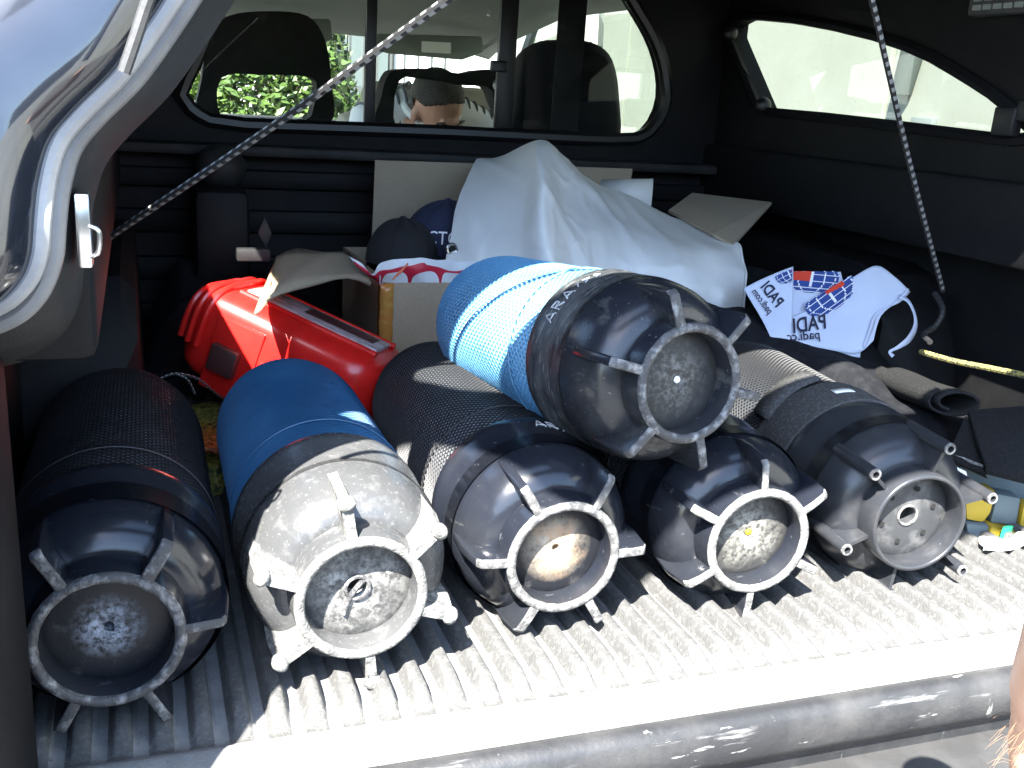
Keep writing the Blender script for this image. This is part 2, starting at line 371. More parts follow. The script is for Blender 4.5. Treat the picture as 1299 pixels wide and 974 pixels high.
# white house ahead
house = thing('white_house', 'sunlit white house seen through the windscreen', 'house', (1.5, 12, -.82))
mb = MB(); mb.box((-14, 0, 0), (12, 5, 6)); obj('wall', mb, M['wall_white'], house, smooth=False)
for x in (-6, -2.6, .3, 3.4, 6.6):
    mb = MB(); mb.box((x, -.05, 1.2), (x+1.1, -.003, 2.9)); w = obj('window', mb, M['grey_trim'], house, smooth=False)
    mb = MB(); mb.box((x+.08, -.07, 1.28), (x+.53, -.055, 2.82)); mb.box((x+.58, -.07, 1.28), (x+1.02, -.055, 2.82)); obj('pane', mb, mat('dark pane', (.1, .12, .12), .1), w, smooth=False)
mb = MB(); mb.box((-14.4, -.4, 6.003), (12.4, 5.4, 6.25)); obj('roof', mb, mat('roof clay', (.3, .14, .08), .9), house, smooth=False)
railing = thing('balcony_railing', 'grey upright bar railing in front of the white house', 'railing', (2.2, 10.4, -.82))
mb = MB(); mb.box((-.9, -.02, 2.3), (.9, .02, 2.35)); mb.box((-.9, -.02, 1.35), (.9, .02, 1.4)); obj('rail', mb, M['dark_metal'], railing, smooth=False)
for i in range(13):
    mb = MB(); mb.box((-.88+i*.145, -.012, 0 if i in (0, 12) else 1.4), (-.86+i*.145, .012, 2.3)); obj('bar', mb, M['dark_metal'], railing, smooth=False)

# green bush ahead of the truck, standing in for one mirrored in glass
bush = thing('green_bush', 'sunlit yellow green bush standing in for a glass reflection, behind the left open headrest', 'bush', (.78, 6.4, -.82))
mb = MB()
for i in range(26):
    a = rnd.uniform(0, 6.28); r = rnd.uniform(.1, .5); h = rnd.uniform(.9, 1.6)
    mb.tube([(0+.1*math.cos(a), .1*math.sin(a), 0), (r*.5*math.cos(a), r*.5*math.sin(a), h*.5), (r*math.cos(a), r*math.sin(a), h)], [.014, .01, .004], 5)
obj('stems', mb, M['twig'], bush)
mb = MB()
for i in range(13000):
    z = rnd.uniform(.2, 1.85); rr = .56*math.sqrt(max(.05, 1-((z-1.0)/1.0)**2)); a = rnd.uniform(0, 6.28)
    r = rr*rnd.uniform(.45, 1)**.5*(1+.18*math.sin(5*a+z*4))
    c = Vector((r*math.cos(a), r*math.sin(a), z)); d = Vector((rnd.gauss(0, 1), rnd.gauss(0, 1), rnd.gauss(.3, .8))).normalized(); e = d.orthogonal().normalized()
    L = rnd.uniform(.026, .05)
    mb.add([c-d*L, c+e*L*.45, c+d*L, c-e*L*.45], [(0, 1, 2, 3)])
obj('foliage', mb, M['leaf'], bush, smooth=False)['kind'] = 'stuff'

# unseen hedge added behind the viewer to darken what the cab glass mirrors
hedge = thing('hedge', 'unseen dark green hedge added behind the photographer to darken the cab glass reflection', 'hedge', (1.5, -9, -.82))
mb = MB(); mb.box((-13, -.5, 0), (13, .35, 2.7)); obj('twig_core', mb, M['twig'], hedge, smooth=False)
mb = MB()
for i in range(9000):
    c = Vector((rnd.uniform(-13.2, 13.2), rnd.uniform(.3, .62), rnd.uniform(0, 2.95))); d = Vector((rnd.gauss(0, 1), rnd.gauss(0, 1), rnd.gauss(0, 1))).normalized(); e = d.orthogonal().normalized()
    L = rnd.uniform(.07, .13); mb.add([c-d*L, c+e*L*.5, c+d*L, c-e*L*.5], [(0, 1, 2, 3)])
obj('foliage', mb, M['leaf'], hedge, smooth=False)['kind'] = 'stuff'

# ================================================================== TRUCK
truck = thing('pickup_truck', 'open black pickup bed under a canopy, loaded with diving cylinders', 'pickup truck', (.65, .7, -.82))
def tp(name, mb, m, parent=None, **k):
    if parent is None: parent = truck
    return obj(name, inv(parent, mb), m, parent, **k)
XL, XR, Y0, YF = -.16, 1.46, .79, 2.2
# ribbed bed floor (moulded liner, one sheet) running into a rounded lip
pitch = .0345; prof = []
x = XL
while x < XR:
    for dx, h in ((0, 0), (.010, 0), (.0135, .35), (.0155, .85), (.018, 1), (.027, 1), (.0295, .85), (.0315, .35)):
        prof.append((x+dx, h))
    x += pitch
rows = []
for y, k, z in ((2.25, 1, 0), (1.2, 1, 0), (.9, 1, 0), (.83, 1, 0), (.813, .95, 0), (.801, .72, 0), (.789, .34, 0), (.780, .08, 0), (.773, 0, 0), (.769, 0, .002), (.764, 0, .0055), (.758, 0, .0062), (.753, 0, .0045), (.748, 0, .003), (.742, 0, 0), (.737, 0, -.006), (.734, 0, -.014), (.734, 0, -.03)):
    row = []
    for i, (px, h) in enumerate(prof):
        rib = i//8; j = (math.sin(rib*12.9898)*43758.5453) % 1
        kk = k if k in (0, 1) else max(0, min(1, k*(.75+.5*j)))
        row.append(Vector((px, y-(.03*(px-.35)-.008)*max(0, min(1, (.9-y)/.11)), z+.0150*h*kk)))
    rows.append(row)
mb = MB(); mb.grid(rows); bl = tp('bed_liner', mb, [M['liner'], M['liner_dust']], smooth=True, angle=50)
ncol = len(prof)-1
for i, p in enumerate(bl.data.polygons):
    if (i % ncol) % 8 in (0, 7) or p.center.y + .7 < .780-.03*(p.center.x+.30): p.material_index = 1
# sill, gap and bumper below the lip
def profile_strip(pr, x0, x1, nseg=24):
    m = MB(); m.grid([[Vector((x0+(x1-x0)*i/nseg, y+.008-.03*(x0+(x1-x0)*i/nseg-.35), z)) for i in range(nseg+1)] for y, z in pr]); return m
mb = profile_strip([(.740, -.03), (.733, -.017), (.726, -.0145), (.716, -.017), (.710, -.025), (.707, -.04), (.708, -.058), (.713, -.068), (.721, -.074), (.726, -.085), (.726, -.11)], XL-.05, XR+.05)
tp('sill_cap', mb, M['sill'], smooth=True, angle=60)
mb = profile_strip([(.73, -.098), (.70, -.099), (.655, -.103), (.648, -.107), (.646, -.115), (.646, -.135)], XL-.1, XR+.1)
tp('bumper_step', mb, M['bumper'], smooth=True, angle=60)
mb = profile_strip([(.66, -.137), (.61, -.139), (.60, -.15), (.598, -.3), (.62, -.42)], XL-.18, XR+.18)
tp('bumper', mb, M['bumper'], smooth=True, angle=60)
mb = MB(); a = at(1182, 968, Z=-.128); mb.box((a.x-.06, .638, -.131), (a.x+.05, .645, -.118)); tp('reflector', mb, M['blue_tail'], bevel=.002)
mb = MB(); mb.box((a.x+.053, .636, -.132), (a.x+.066, .645, -.114)); tp('clip', mb, M['grey_trim'], bevel=.002)

# bed sides, rails, wheel arches, front wall
for sx, xi, xo in ((-1, XL, -.38), (1, XR, 1.68)):
    mb = MB(); mb.box((min(xi, xo), .735, -.35), (max(xi, xo), 2.26, .36)); tp('bed_side', mb, M['black_trim'], bevel=.006)
    xr = -.035 if sx < 0 else 1.335
    mb = MB(); mb.box((min(xr, xo), .80, .36), (max(xr, xo), 2.26, .498)); tp('bed_rail', mb, M['black_trim'], bevel=.012)
    # outer shell of bed
    mb = MB(); mb.box((xo-.012 if sx < 0 else xo, .73, -.45), (xo if sx < 0 else xo+.012, 2.3, .5)); tp('outer_panel', mb, M['gloss_black'], bevel=.004)
    # wheel arch
    mb = MB(); P = []
    for i in range(17):
        a = math.pi*i/16; y = 1.78-.40*math.cos(a); z = .0+.31*min(1, math.sin(a)*1.35); 
        w = .15*min(1, math.sin(a)*1.6+.15)
        if sx < 0: P.append([Vector((XL-.002, y, z)), Vector((XL+w-.02, y, z)), Vector((XL+w, y, z-.02)), Vector((XL+w+.01, y, 0))])
        else: P.append([Vector((XR+.002, y, z)), Vector((XR-w+.02, y, z)), Vector((XR-w, y, z-.02)), Vector((XR-w-.01, y, 0))])
    mb.grid(P); tp('wheel_arch', mb, M['black_trim'], smooth=True, angle=25)
mb = MB(); mb.box((XL-.2, 2.2, -.3), (XR+.2, 2.25, .44)); fw = tp('front_wall', mb, M['black_trim'])
for z, h in ((.06, .05), (.16, .05), (.26, .05), (.355, .04)):
    mb = MB(); mb.box((XL+.02, 2.178, z), (XR-.02, 2.202, z+h)); tp('ridge', mb, M['black_trim'], fw, bevel=.008)
# a ledge trim below the window, with a moulded lug at its left end
mb = MB(); mb.box((XL-.1, 2.13, .425), (XR+.1, 2.215, .448)); tp('ledge', mb, M['grey_trim'], bevel=.008)
mb = MB(); a = at(282, 262, Y=2.0); mb.box((a.x-.055, 1.97, a.z-.16), (a.x+.05, 2.18, a.z+.035)); tp('bed_bracket', mb, M['black_trim'], bevel=.02)
mb = MB(); a = at(280, 212, Y=2.08); mb.ellipsoid(a, (.05, .05, .045)); tp('lug', mb, M['grey_trim'])

# canopy front wall with the cab window opening
hole_px = [(229, 118), (240, 136), (262, 150), (290, 157), (420, 162), (560, 167), (640, 171), (775, 177), (812, 173), (832, 155), (843, 128), (843, 95), (832, 55), (808, 12), (785, -14), (700, -30), (500, -42), (360, -46), (298, -28), (272, 18), (246, 80)]
hole = [(p.x, p.z) for p in (at(u, v, Y=2.2) for u, v in hole_px)]
hole = [(p.x, p.y) for p in smooth_loop([(h[0], h[1], 0) for h in hole], 4)]
mb, H = plate_with_hole([(-.12, .445), (1.42, .445), (1.42, 1.0), (-.12, 1.0)], hole, lambda a, b, d: Vector((a, 2.2+d, b)), .05)
tp('canopy_front_wall', mb, M['black_trim'], smooth=False)
win = MB(); win.tube([(p.x, 2.196, p.y) for p in H], .016, 8, closed=True)
rear_win = tp('rear_window', win, M['roller'])
mb = MB(); mb.add([(p.x, 2.226, p.y) for p in H], [tuple(range(len(H)))]); tp('pane', mb, M['glass_clear'], rear_win, smooth=False)
for u, w, m in ((472, .021, 'roller'), (645, .024, 'roller'), (744, .045, 'seat')):
    a, b = at(u, -45, Y=2.21), at(u-3, 172, Y=2.21)
    mb = MB(); mb.box((min(a.x, b.x)-w*.5, 2.205 if w < .04 else 2.3, b.z-.01), (max(a.x, b.x)+w*.5, 2.222 if w < .04 else 2.306, a.z+.02))
    tp('window_bar', mb, M[m], rear_win, bevel=.003)
mb = MB(); a = at(633, 84, Y=2.19); mb.box((a.x-.018, 2.186, a.z-.012), (a.x+.02, 2.205, a.z+.012)); tp('window_latch', mb, M['roller'], rear_win, bevel=.004)

# canopy side walls (tumblehome) with side windows
hr = [(965, 141), (948, 100), (928, 52), (921, 34), (930, 23), (965, 20), (1010, 24), (1060, 33), (1110, 45), (1150, 58), (1185, 73), (1225, 96), (1260, 118), (1300, 150), (1320, 172), (1318, 183), (1299, 180), (1150, 161), (1050, 149)]
hr = [at(u, v, X=1.36) for u, v in hr]
hl = [(p.y, p.z) for p in hr]
tilt = .10
for sx in (-1, 1):
    xb = -.05 if sx < 0 else 1.36
    place = (lambda a, b, d, xb=xb: Vector((xb+(b-.55)*tilt-d, a, b))) if sx < 0 else (lambda a, b, d, xb=xb: Vector((xb+d, a, b)))
    mb, H = plate_with_hole([(.90, .498), (2.2, .498), (2.2, .97), (.90, .97)] if sx > 0 else [(.74, .498), (2.2, .498), (2.2, .97), (.86, .97)], hl if sx > 0 else [(1.12, .53), (1.16, .515), (1.58, .515), (1.62, .53), (1.62, .76), (1.58, .80), (1.2, .80), (1.14, .76)], place, .05)  # left window unseen, shaped to let sun reach the red case
    tp('canopy_side', mb, M['black_trim'], smooth=False)
    mb = MB(); mb.tube([place(p.x, p.y, -.004) for p in H], .011, 6, closed=True); sw = tp('side_window', mb, M['black_trim'])
    mb = MB(); mb.add([place(p.x, p.y, .03) for p in H], [tuple(range(len(H)))]); tp('pane', mb, M['glass_tint'] if sx > 0 else M['glass_hatch'], sw, smooth=False)
    if sx > 0:
        for u, v, r in ((926, 42, .016), (968, 134, .016)):
            mb = MB(); mb.ellipsoid(at(u, v, X=1.35), (.02, r, r*1.2)); tp('hinge_knob', mb, M['roller'], sw)
        a = at(1278, 150, X=1.335); mb = MB()
        mb.box((a.x-.01, a.y-.022, a.z-.028), (a.x+.012, a.y+.022, a.z+.018)); mb.box((a.x-.006, a.y-.075, a.z-.004), (a.x+.012, a.y-.018, a.z+.03)); tp('latch', mb, M['roller'], sw, bevel=.004)
# canopy roof and header
mb = MB(); P = []
for y in (.86, 1.3, 1.8, 2.25):
    P.append([Vector((.655+.70*math.cos(a), y, .94+.05*math.sin(a))) for a in [math.pi*i/24 for i in range(25)]])
mb.grid(P); tp('canopy_roof', mb, M['black_trim'], solid=.03)
mb = MB(); mb.box((-.02, .85, .90), (1.33, .91, .985)); tp('roof_header', mb, M['grey_trim'], bevel=.015)
# pale perforated trim strip on the right inner wall
mb = MB(); a, b = at(1240, 12, X=1.34), at(1310, 48, X=1.34); d = (b-a)
mb.box((1.335, a.y+.02, a.z-.012), (1.352, b.y-.1, a.z+.05)); wl = tp('pale_trim', mb, M['bumper'], bevel=.008)
mb = MB()
for i in range(7):
    for j in range(3):
        c = Vector((1.332, a.y-.005-i*.022, a.z+.002+j*.014)); mb.box(c-Vector((.002, .007, .004)), c+Vector((.004, .007, .004)))
tp('pale_cells', mb, M['visor'], wl, kind='stuff')

# left rear pillar: seal, inner return and glossy outer panel
sp = [(262, -70), (235, -28), (195, 33), (152, 92), (102, 142), (72, 180), (57, 230), (51, 280), (47, 322), (33, 356), (0, 386), (-60, 405), (-140, 412)]
def ypil(v): return .72+max(0, (300-v))*.00012
P1 = smooth_loop([at(u, v, Y=ypil(v)) for u, v in sp], 5, False)
P2 = smooth_loop([at(u+(18 if v < 330 else 14), v+(6 if v < 330 else 16), Y=ypil(v)+.012) for u, v in sp], 5, False)
P3 = smooth_loop([at(u+42, v+(12 if v < 330 else 42), Y=ypil(v)+.03) for u, v in sp], 5, False)
P4 = smooth_loop([at(u+62, v+(30 if v < 300 else 60), Y=ypil(v)+.10) for u, v in sp], 5, False)
mb = MB(); mb.tube(P1, .0072, 10); seal = tp('door_seal', mb, M['seal_pale'])
mb = MB(); mb.tube(P2, .0078, 10); tp('seal_lip', mb, M['seal'], seal)
mb = MB(); mb.grid([P1, P2, P3, P4]); tp('pillar_return', mb, M['grey_trim'], smooth=True, angle=80)
# outer glossy skin from the seal outwards
Q = [[p+Vector((-dx*1.0, -dy+min(1, dx/.12)*.38*(p.z-.40), dz)) for p in P1] for dx, dy, dz in ((0.002, .004, 0), (.012, .030, .004), (.03, .05, .01), (.09, .065, .03), (.2, .06, .05), (.34, .0, .05), (.36, -.05+.07, .05))]
mb = MB(); mb.grid(Q); tp('rear_pillar_skin', mb, M['gloss_black'], smooth=True, angle=80)
mb = MB(); mb.tube(smooth_loop([at(u, v, Y=.70) for u, v in ((205, -40), (188, 0), (172, 48), (157, 92))], 4, False), .0042, 8); tp('trim_strip', mb, M['bumper'])
# lower posts left and right; the left juts back, unseen, to shade the left cylinder
mb = MB(); mb.box((-.40, .58, -.4), (-.10, .80, .46)); tp('rear_post', mb, M['black_trim'], bevel=.01)
mb = MB(); mb.box((1.40, .70, -.4), (1.70, .80, .48)); tp('rear_post', mb, M['black_trim'], bevel=.01)
mb = MB(); mb.box((1.34, .70, .48), (1.62, .90, .96)); tp('rear_pillar', mb, M['black_trim'], bevel=.02)
mb = MB(); mb.box((-.40, .72, .40), (-.10, .90, .97)); tp('rear_pillar', mb, M['black_trim'], bevel=.01)
# striker plate
a = at(104, 292, Y=.745)
mb = MB(); mb.box((a.x-.004, a.y-.006, a.z-.026), (a.x+.006, a.y+.02, a.z+.026)); st = tp('striker_plate', mb, M['chrome'], bevel=.002)
mb = MB(); mb.tube(smooth_loop([a+Vector((.004, -.004, -.018)), a+Vector((.010, -.006, -.014)), a+Vector((.011, -.006, .0)), a+Vector((.004, -.004, .004))], 5, False), .0018, 8); tp('striker_loop', mb, M['chrome'], st)

# rear hatch, propped open above the camera, shaped to set sun and shade below
hatch_hinge, hatch_end = Vector((0, .86, .96)), Vector((0, .10, 1.35))
def hp(x, t, d): 
    p = hatch_hinge.lerp(hatch_end, t); return Vector((x, p.y, p.z)) + Vector((0, .455, .89))*d
hatch_hole = [(-.06, .05), (.5, .05), (.9, .05), (1.30, .06), (1.31, .30), (1.27, .44), (.8, .485), (.3, .49), (.0, .48), (-.08, .46), (-.10, .40), (-.10, .2)]
mb, H = plate_with_hole([(-.20, .0), (1.46, .0), (1.46, 1.0), (-.20, 1.0)], hatch_hole, hp, .03)
hatch = tp('tail_door', mb, M['black_trim'], smooth=False)
mb = MB(); mb.add([hp(p.x, p.y, .016) for p in H], [tuple(range(len(H)))]); tp('pane', mb, M['glass_hatch'], hatch, smooth=False)

# ---- cab interior seen through the rear window (parts of the truck)
mb = MB(); P = []
for y, z in ((2.235, .86), (2.6, .90), (3.2, .90), (3.75, .83), (3.95, .775)):
    P.append([Vector((x, y, z-.05*abs((x-.65)/.7)**3)) for x in [-.05+1.4*i/16 for i in range(17)]])
mb.grid(P); tp('headliner', mb, M['liner_roof'], solid=.02)
mb = MB(); mb.box((-.1, 2.3, -.3), (1.4, 2.52, .47)); tp('rear_bench', mb, M['seat'], bevel=.03)
mb = MB(); mb.box((-.1, 3.85, -.1), (1.4, 4.3, .44)); tp('dashboard', mb, M['seat'], bevel=.03)
for xs in (-.12, 1.40):
    mb = MB(); mb.box((xs, 2.27, -.4), (xs+.04, 4.3, .44)); tp('cab_door', mb, M['seat'])
    for y0, y1, lean in ((2.27, 2.37, .0), (3.05, 3.17, .03), (3.98, 4.05, -.35)):
        mb = MB(); mb.prism([(xs, y0, .44), (xs, y1, .44), (xs, y1+lean, .86), (xs, y0+lean, .86)], (.04, 0, 0)); tp('cab_pillar', mb, M['liner_roof'])
    mb = MB(); mb.grid([[(xs+.02, 2.37, .44), (xs+.02, 3.9, .44)], [(xs+.02, 2.37, .86), (xs+.02, 3.7, .86)]]); tp('cab_glass', mb, M['glass_tint'] if xs > 0 else M['glass_clear'], smooth=False)
mb = MB(); mb.grid([[(-.08, 4.1, .44), (1.4, 4.1, .44)], [(-.04, 3.88, .80), (1.36, 3.88, .80)]]); tp('windscreen', mb, M['glass_clear'], smooth=False)
for u0, u1, v0, v1, yv in ((470, 612, 42, 76, 3.6), (255, 420, 20, 60, 3.6)):
    c = [at(u0, v0, Y=yv+.05), at(u1, v0+4, Y=yv+.05), at(u1+3, v1-10, Y=yv), at(u1-25, v1, Y=yv), at(u0+25, v1-8, Y=yv), at(u0, v1-14, Y=yv)]
    mb = MB(); mb.prism(c, (0, .02, 0)); vz = tp('sun_visor', mb, M['visor'], bevel=.008)
    if u0 > 400:
        c = [at(535, 52, Y=yv-.02), at(572, 54, Y=yv-.02), at(572, 68, Y=yv-.012), at(535, 66, Y=yv-.012)]
        mb = MB(); mb.prism(c, (0, .004, 0)); tp('visor_label', mb, M['paper'], vz, smooth=False)
mb = MB(); p0, p1 = at(612, 62, Y=3.5), at(634, 48, Y=3.4); mb.tube([p0, p1], .008, 8); tp('visor_arm', mb, M['seal_pale'])

def headrest(px, Y, hole_loop, label):
    """px: outer loop in photo pixels -> a padded block, optionally an open frame"""
    out = [at(u, v, Y=Y) for u, v in px]; out2 = [(p.x, p.z) for p in smooth_loop(out, 4)]
    if hole_loop:
        ho = [(p.x, p.z) for p in smooth_loop([at(u, v, Y=Y) for u, v in hole_loop], 3)]
        mb, _ = plate_with_hole(out2, ho, lambda a, b, d: Vector((a, Y+d, b)), .07, 90)
    else:
        mb = MB(); k = len(out2); c = sum((Vector(q) for q in out2), Vector((0, 0)))/k
        for (y, s) in (): pass
        rings = [(-.05, .45), (-.045, .8), (-.02, .96), (.02, 1), (.06, .96), (.08, .8), (.085, .4)]
        vs = [Vector((c.x+(q[0]-c.x)*s, Y+y, c.y+(q[1]-c.y)*s)) for y, s in rings for q in out2]
        fs = [(i*k+j, (i+1)*k+j, (i+1)*k+(j+1) % k, i*k+(j+1) % k) for i in range(len(rings)-1) for j in range(k)]
        fs += [tuple(range(k)), tuple(range((len(rings)-1)*k, len(rings)*k))]
        mb.add(vs, fs)
    h = tp('headrest', mb, M['seat'], smooth=True, angle=50)
    return h
headrest([(255, 150), (256, 100), (266, 45), (290, 20), (340, 14), (390, 20), (412, 50), (420, 100), (418, 158), (340, 164)], 2.46, [(281, 98), (335, 95), (392, 97), (402, 110), (398, 135), (388, 152), (335, 154), (282, 150)], '')  # opening made up to frame the bush that replaces a reflection
headrest([(480, 164), (484, 122), (492, 96), (505, 88), (545, 87), (585, 93), (610, 89), (637, 92), (641, 130), (644, 172), (560, 176)], 2.42, [(506, 103), (540, 100), (585, 108), (618, 110), (628, 128), (637, 168), (570, 172), (505, 168)], '')  # made-up frame standing in for the mirrored hatch edge
headrest([(648, 185), (650, 120), (660, 75), (682, 54), (715, 50), (752, 53), (775, 75), (784, 125), (780, 190), (715, 200)], 2.5, None, '')
mb = MB(); c = at(632, 108, Y=2.41); mb.tube([c+Vector((.012*math.cos(a), 0, .012*math.sin(a))) for a in [6.283*i/16 for i in range(16)]], .0035, 6, closed=True); tp('eyelet', mb, M['chrome'])  # solid eyelet in place of one mirrored in the glass
mb = MB(); mb.box((.62, 3.28, -.1), (1.10, 3.42, .50)); tp('front_seat', mb, M['beige'], bevel=.05)
mb = MB(); mb.box((.70, 3.29, .50), (1.20, 3.38, .60)); tp('headrest', mb, M['beige'], bevel=.04)
mb = MB(); mb.box((.05, 3.28, -.1), (.53, 3.42, .44)); tp('front_seat', mb, M['seat'], bevel=.05)

# ================================================================== DIVING CYLINDERS
def make_cylinder(label, pos, back, boot_len, spin, rub, ring_m, disc, body_m, net_m, kind='fin', length=.60, net_n=74, net_r=.0011, turn=9.5, wrap=False, lip=None):
    pos = Vector(pos); back = Vector(back)
    ax = (back-pos).normalized()
    root = thing('diving_cylinder', label, 'scuba tank', pos, 'diving cylinders laid in the truck bed')
    zx = (Vector((0, 0, 1))-ax*ax.z).normalized(); xx = ax.cross(zx).normalized()
    root.rotation_euler = Matrix(((xx.x, ax.x, zx.x), (xx.y, ax.y, zx.y), (xx.z, ax.z, zx.z))).to_euler()
    rb = .106
    # boot cup
    mb = MB()
    prof = [(.054, .034), (.066, .033), (.072, .034), (.082, .039), (.090, .047), (.097, .058), (.1020, .073), (.1048, .09), (rb, .108), (rb, boot_len-.0845), (rb, boot_len-.022), (rb+.0012, boot_len-.020), (rb+.0016, boot_len-.004), (rb+.0004, boot_len), (rb-.004, boot_len+.0005)]
    mb.lathe(prof, 96)
    boot = obj('boot', mb, rub, root, angle=60)
    if lip:
        boot.data.materials.append(lip)
        for p in boot.data.polygons:
            if p.center.y > boot_len-.085: p.material_index = 1
    mb = MB()
    if kind == 'peg': rp = [(.0585, .034), (.0585, .002), (.0600, .0), (.0625, 0), (.0645, .002), (.066, .036)]
    else: rp = [(.0545, .034), (.0550, .004), (.0565, .0005), (.0600, -.001), (.0635, .0005), (.0655, .004), (.068, .036)]
    mb.lathe(rp, 80)
    nzs = rnd.uniform(0, 50)
    if kind != 'peg':
        mb.v = [tuple(Vector(v)+noise.noise_vector(Vector(v)*150+Vector((nzs, 0, 0)))*.0006) for v in mb.v]
    rg = obj('ring', mb, [ring_m, rub], root, angle=60)
    for p in rg.data.polygons:
        if p.center.y > .006: p.material_index = 1
    # base disc, dished, with a centre hole
    hole_r = .0115 if kind == 'peg' else (.0095 if kind == 'knob' else .0042)
    mb = MB(); d0 = .030
    mb.lathe([(.0595, d0+.004), (.054, d0+.001), (.048, d0), (.03, d0-.0015), (.015, d0-.0022), (hole_r+.0012, d0-.0024), (hole_r, d0-.001), (hole_r, d0+.02)], 64)
    obj('base_disc', mb, disc, root, angle=60)
    mb = MB(); mb.lathe([(0.0001, d0+.012), (hole_r+.002, d0+.0125)], 24); obj('drain_hole', mb, M['hole'], root, smooth=False)
    if kind == 'peg':
        for i in range(6):
            mb = MB(); a = R(60*i+12); cx, cz = .036*math.sin(a), .036*math.cos(a)
            mb.add([(cx+.0036*math.cos(q), d0-.0035, cz+.0036*math.sin(q)) for q in [6.283*k/10 for k in range(10)]], [tuple(range(10))])
            obj('rivet_hole', mb, M['hole'], root, smooth=False)
        mb = MB(); mb.tube([(hole_r*1.12*math.sin(a), d0-.003, hole_r*1.12*math.cos(a)) for a in [6.283*k/24 for k in range(24)]], .0017, 6, closed=True)
        obj('hole_rim', mb, M['worn'], root)
    if kind == 'knob':
        mb = MB(); mb.tube([(.012*math.sin(a), d0-.0035, .012*math.cos(a)) for a in [6.283*k/24 for k in range(24)]], .0022, 6, closed=True)
        mb.tube(smooth_loop([(.006, d0-.002, .006), (.0, d0-.006, .003), (-.008, d0-.004, -.01), (-.013, d0-.003, -.028)], 4, False), .003, 7)
        obj('hole_rim', mb, M['worn_dark'], root)
    # fins or pegs
    for k in range(6):
        a = R(spin+60*k + (rnd.uniform(-3, 3) if kind != 'peg' else 0))
        Rm = Matrix.Rotation(-a, 4, 'Y')                       # turns local +Z (radial) clockwise seen from the front
        rot = lambda v: Vector((v[0]*math.cos(a)+v[2]*math.sin(a), v[1], -v[0]*math.sin(a)+v[2]*math.cos(a)))
        mb = MB()
        if kind == 'peg':
            w = .0045
            mb.prism([(-w*.5, .012, .064), (-w*.5, .008, .094), (-w*.5, .06, .0985), (-w*.5, .036, .066)], (w, 0, 0))
            n0 = len(mb.v)
            ring = lambda r, y: [(r*math.cos(q), y, .1005+r*math.sin(q)) for q in [6.283*j/16 for j in range(16)]]
            vs = ring(.0088, .085)+ring(.0078, .001)+ring(.0070, -.001)+ring(.0042, -.001)+ring(.0038, .012)
            mb.add(vs, [(i*16+j, i*16+(j+1) % 16, (i+1)*16+(j+1) % 16, (i+1)*16+j) for i in range(4) for j in range(16)]+[tuple(range(64, 80))])
        else:
            w = .0105*rnd.uniform(.85, 1.15); ro = .1005*rnd.uniform(.97, 1.03)
            pf = [(.063, .001), (.080, .002), (ro-.004, .004), (ro, .010), (.1045, .045), (.1030, .085), (.090, .050), (.074, .038), (.064, .035)]
            mb.prism([(-w/2, y, r) for r, y in pf], (w, 0, 0))
            if kind == 'knob':
                mb.ellipsoid((0, .006, ro-.002), (.0098, .0085, .0078), nu=12, nv=8)
        mb.v = [tuple(rot(v)) for v in mb.v]
        if kind != 'peg': mb.v = [tuple(Vector(v)+noise.noise_vector(Vector(v)*110+Vector((nzs, 3, 0)))*.0007) for v in mb.v]
        f = obj('peg' if kind == 'peg' else 'fin', mb, [ring_m, rub] if kind != 'peg' else [M['plain_plastic'], M['worn']], root, bevel=.0018 if kind == 'fin' else 0, angle=50)
        if kind == 'peg':
            for p in f.data.polygons:
                if p.center.y < .0015: p.material_index = 1
        if kind == 'fin':       # worn only on the leading edge: the rest keeps the boot's own rubber
            for p in f.data.polygons:
                if p.center.y > .016: p.material_index = 1
    # steel body and net sleeve
    yb = boot_len-.01; L = length
    sh = [(.1005, yb), (.1005, L-.11), (.0985, L-.085), (.092, L-.058), (.080, L-.034), (.062, L-.016), (.042, L-.005), (.026, L), (.022, L+.02), (.022, L+.04), (.0001, L+.04)]
    mb = MB(); mb.lathe(sh, 64); obj('cylinder_body', mb, body_m, root, angle=50)
    def rad(y):
        for (r0, y0), (r1, y1) in zip(sh[:8], sh[1:8]):
            if y <= y1: return r0+(r1-r0)*max(0, (y-y0))/(y1-y0)
        return .026
    mb = MB(); yend = L-.014; steps = 46
    for sgn in (1, -1):
        for k in range(net_n):
            a0 = 2*math.pi*k/net_n; pts = []
            for i in range(steps+1):
                y = boot_len-.006+(yend-boot_len+.006)*i/steps
                a = a0+sgn*turn*(y-boot_len)
                if math.cos(a) < -.55 and not wrap: 
                    if len(pts) > 1: mb.tube(pts, net_r, 3, cap=False)
                    pts = []; continue
                r = rad(y)+net_r*.7+.0006+(.0003*sgn)
                pts.append((r*math.sin(a), y, r*math.cos(a)))
            if len(pts) > 1: mb.tube(pts, net_r, 3, cap=False)
    nt_ = obj('net_sleeve', mb, net_m, root); nt_['kind'] = 'stuff'
    mb = MB(); mb.lathe([(.104, boot_len+.052), (.1052, boot_len+.0525), (.1052, boot_len+.0545), (.104, boot_len+.055)], 64)
    obj('sleeve_seam', mb, net_m, root)
    return root

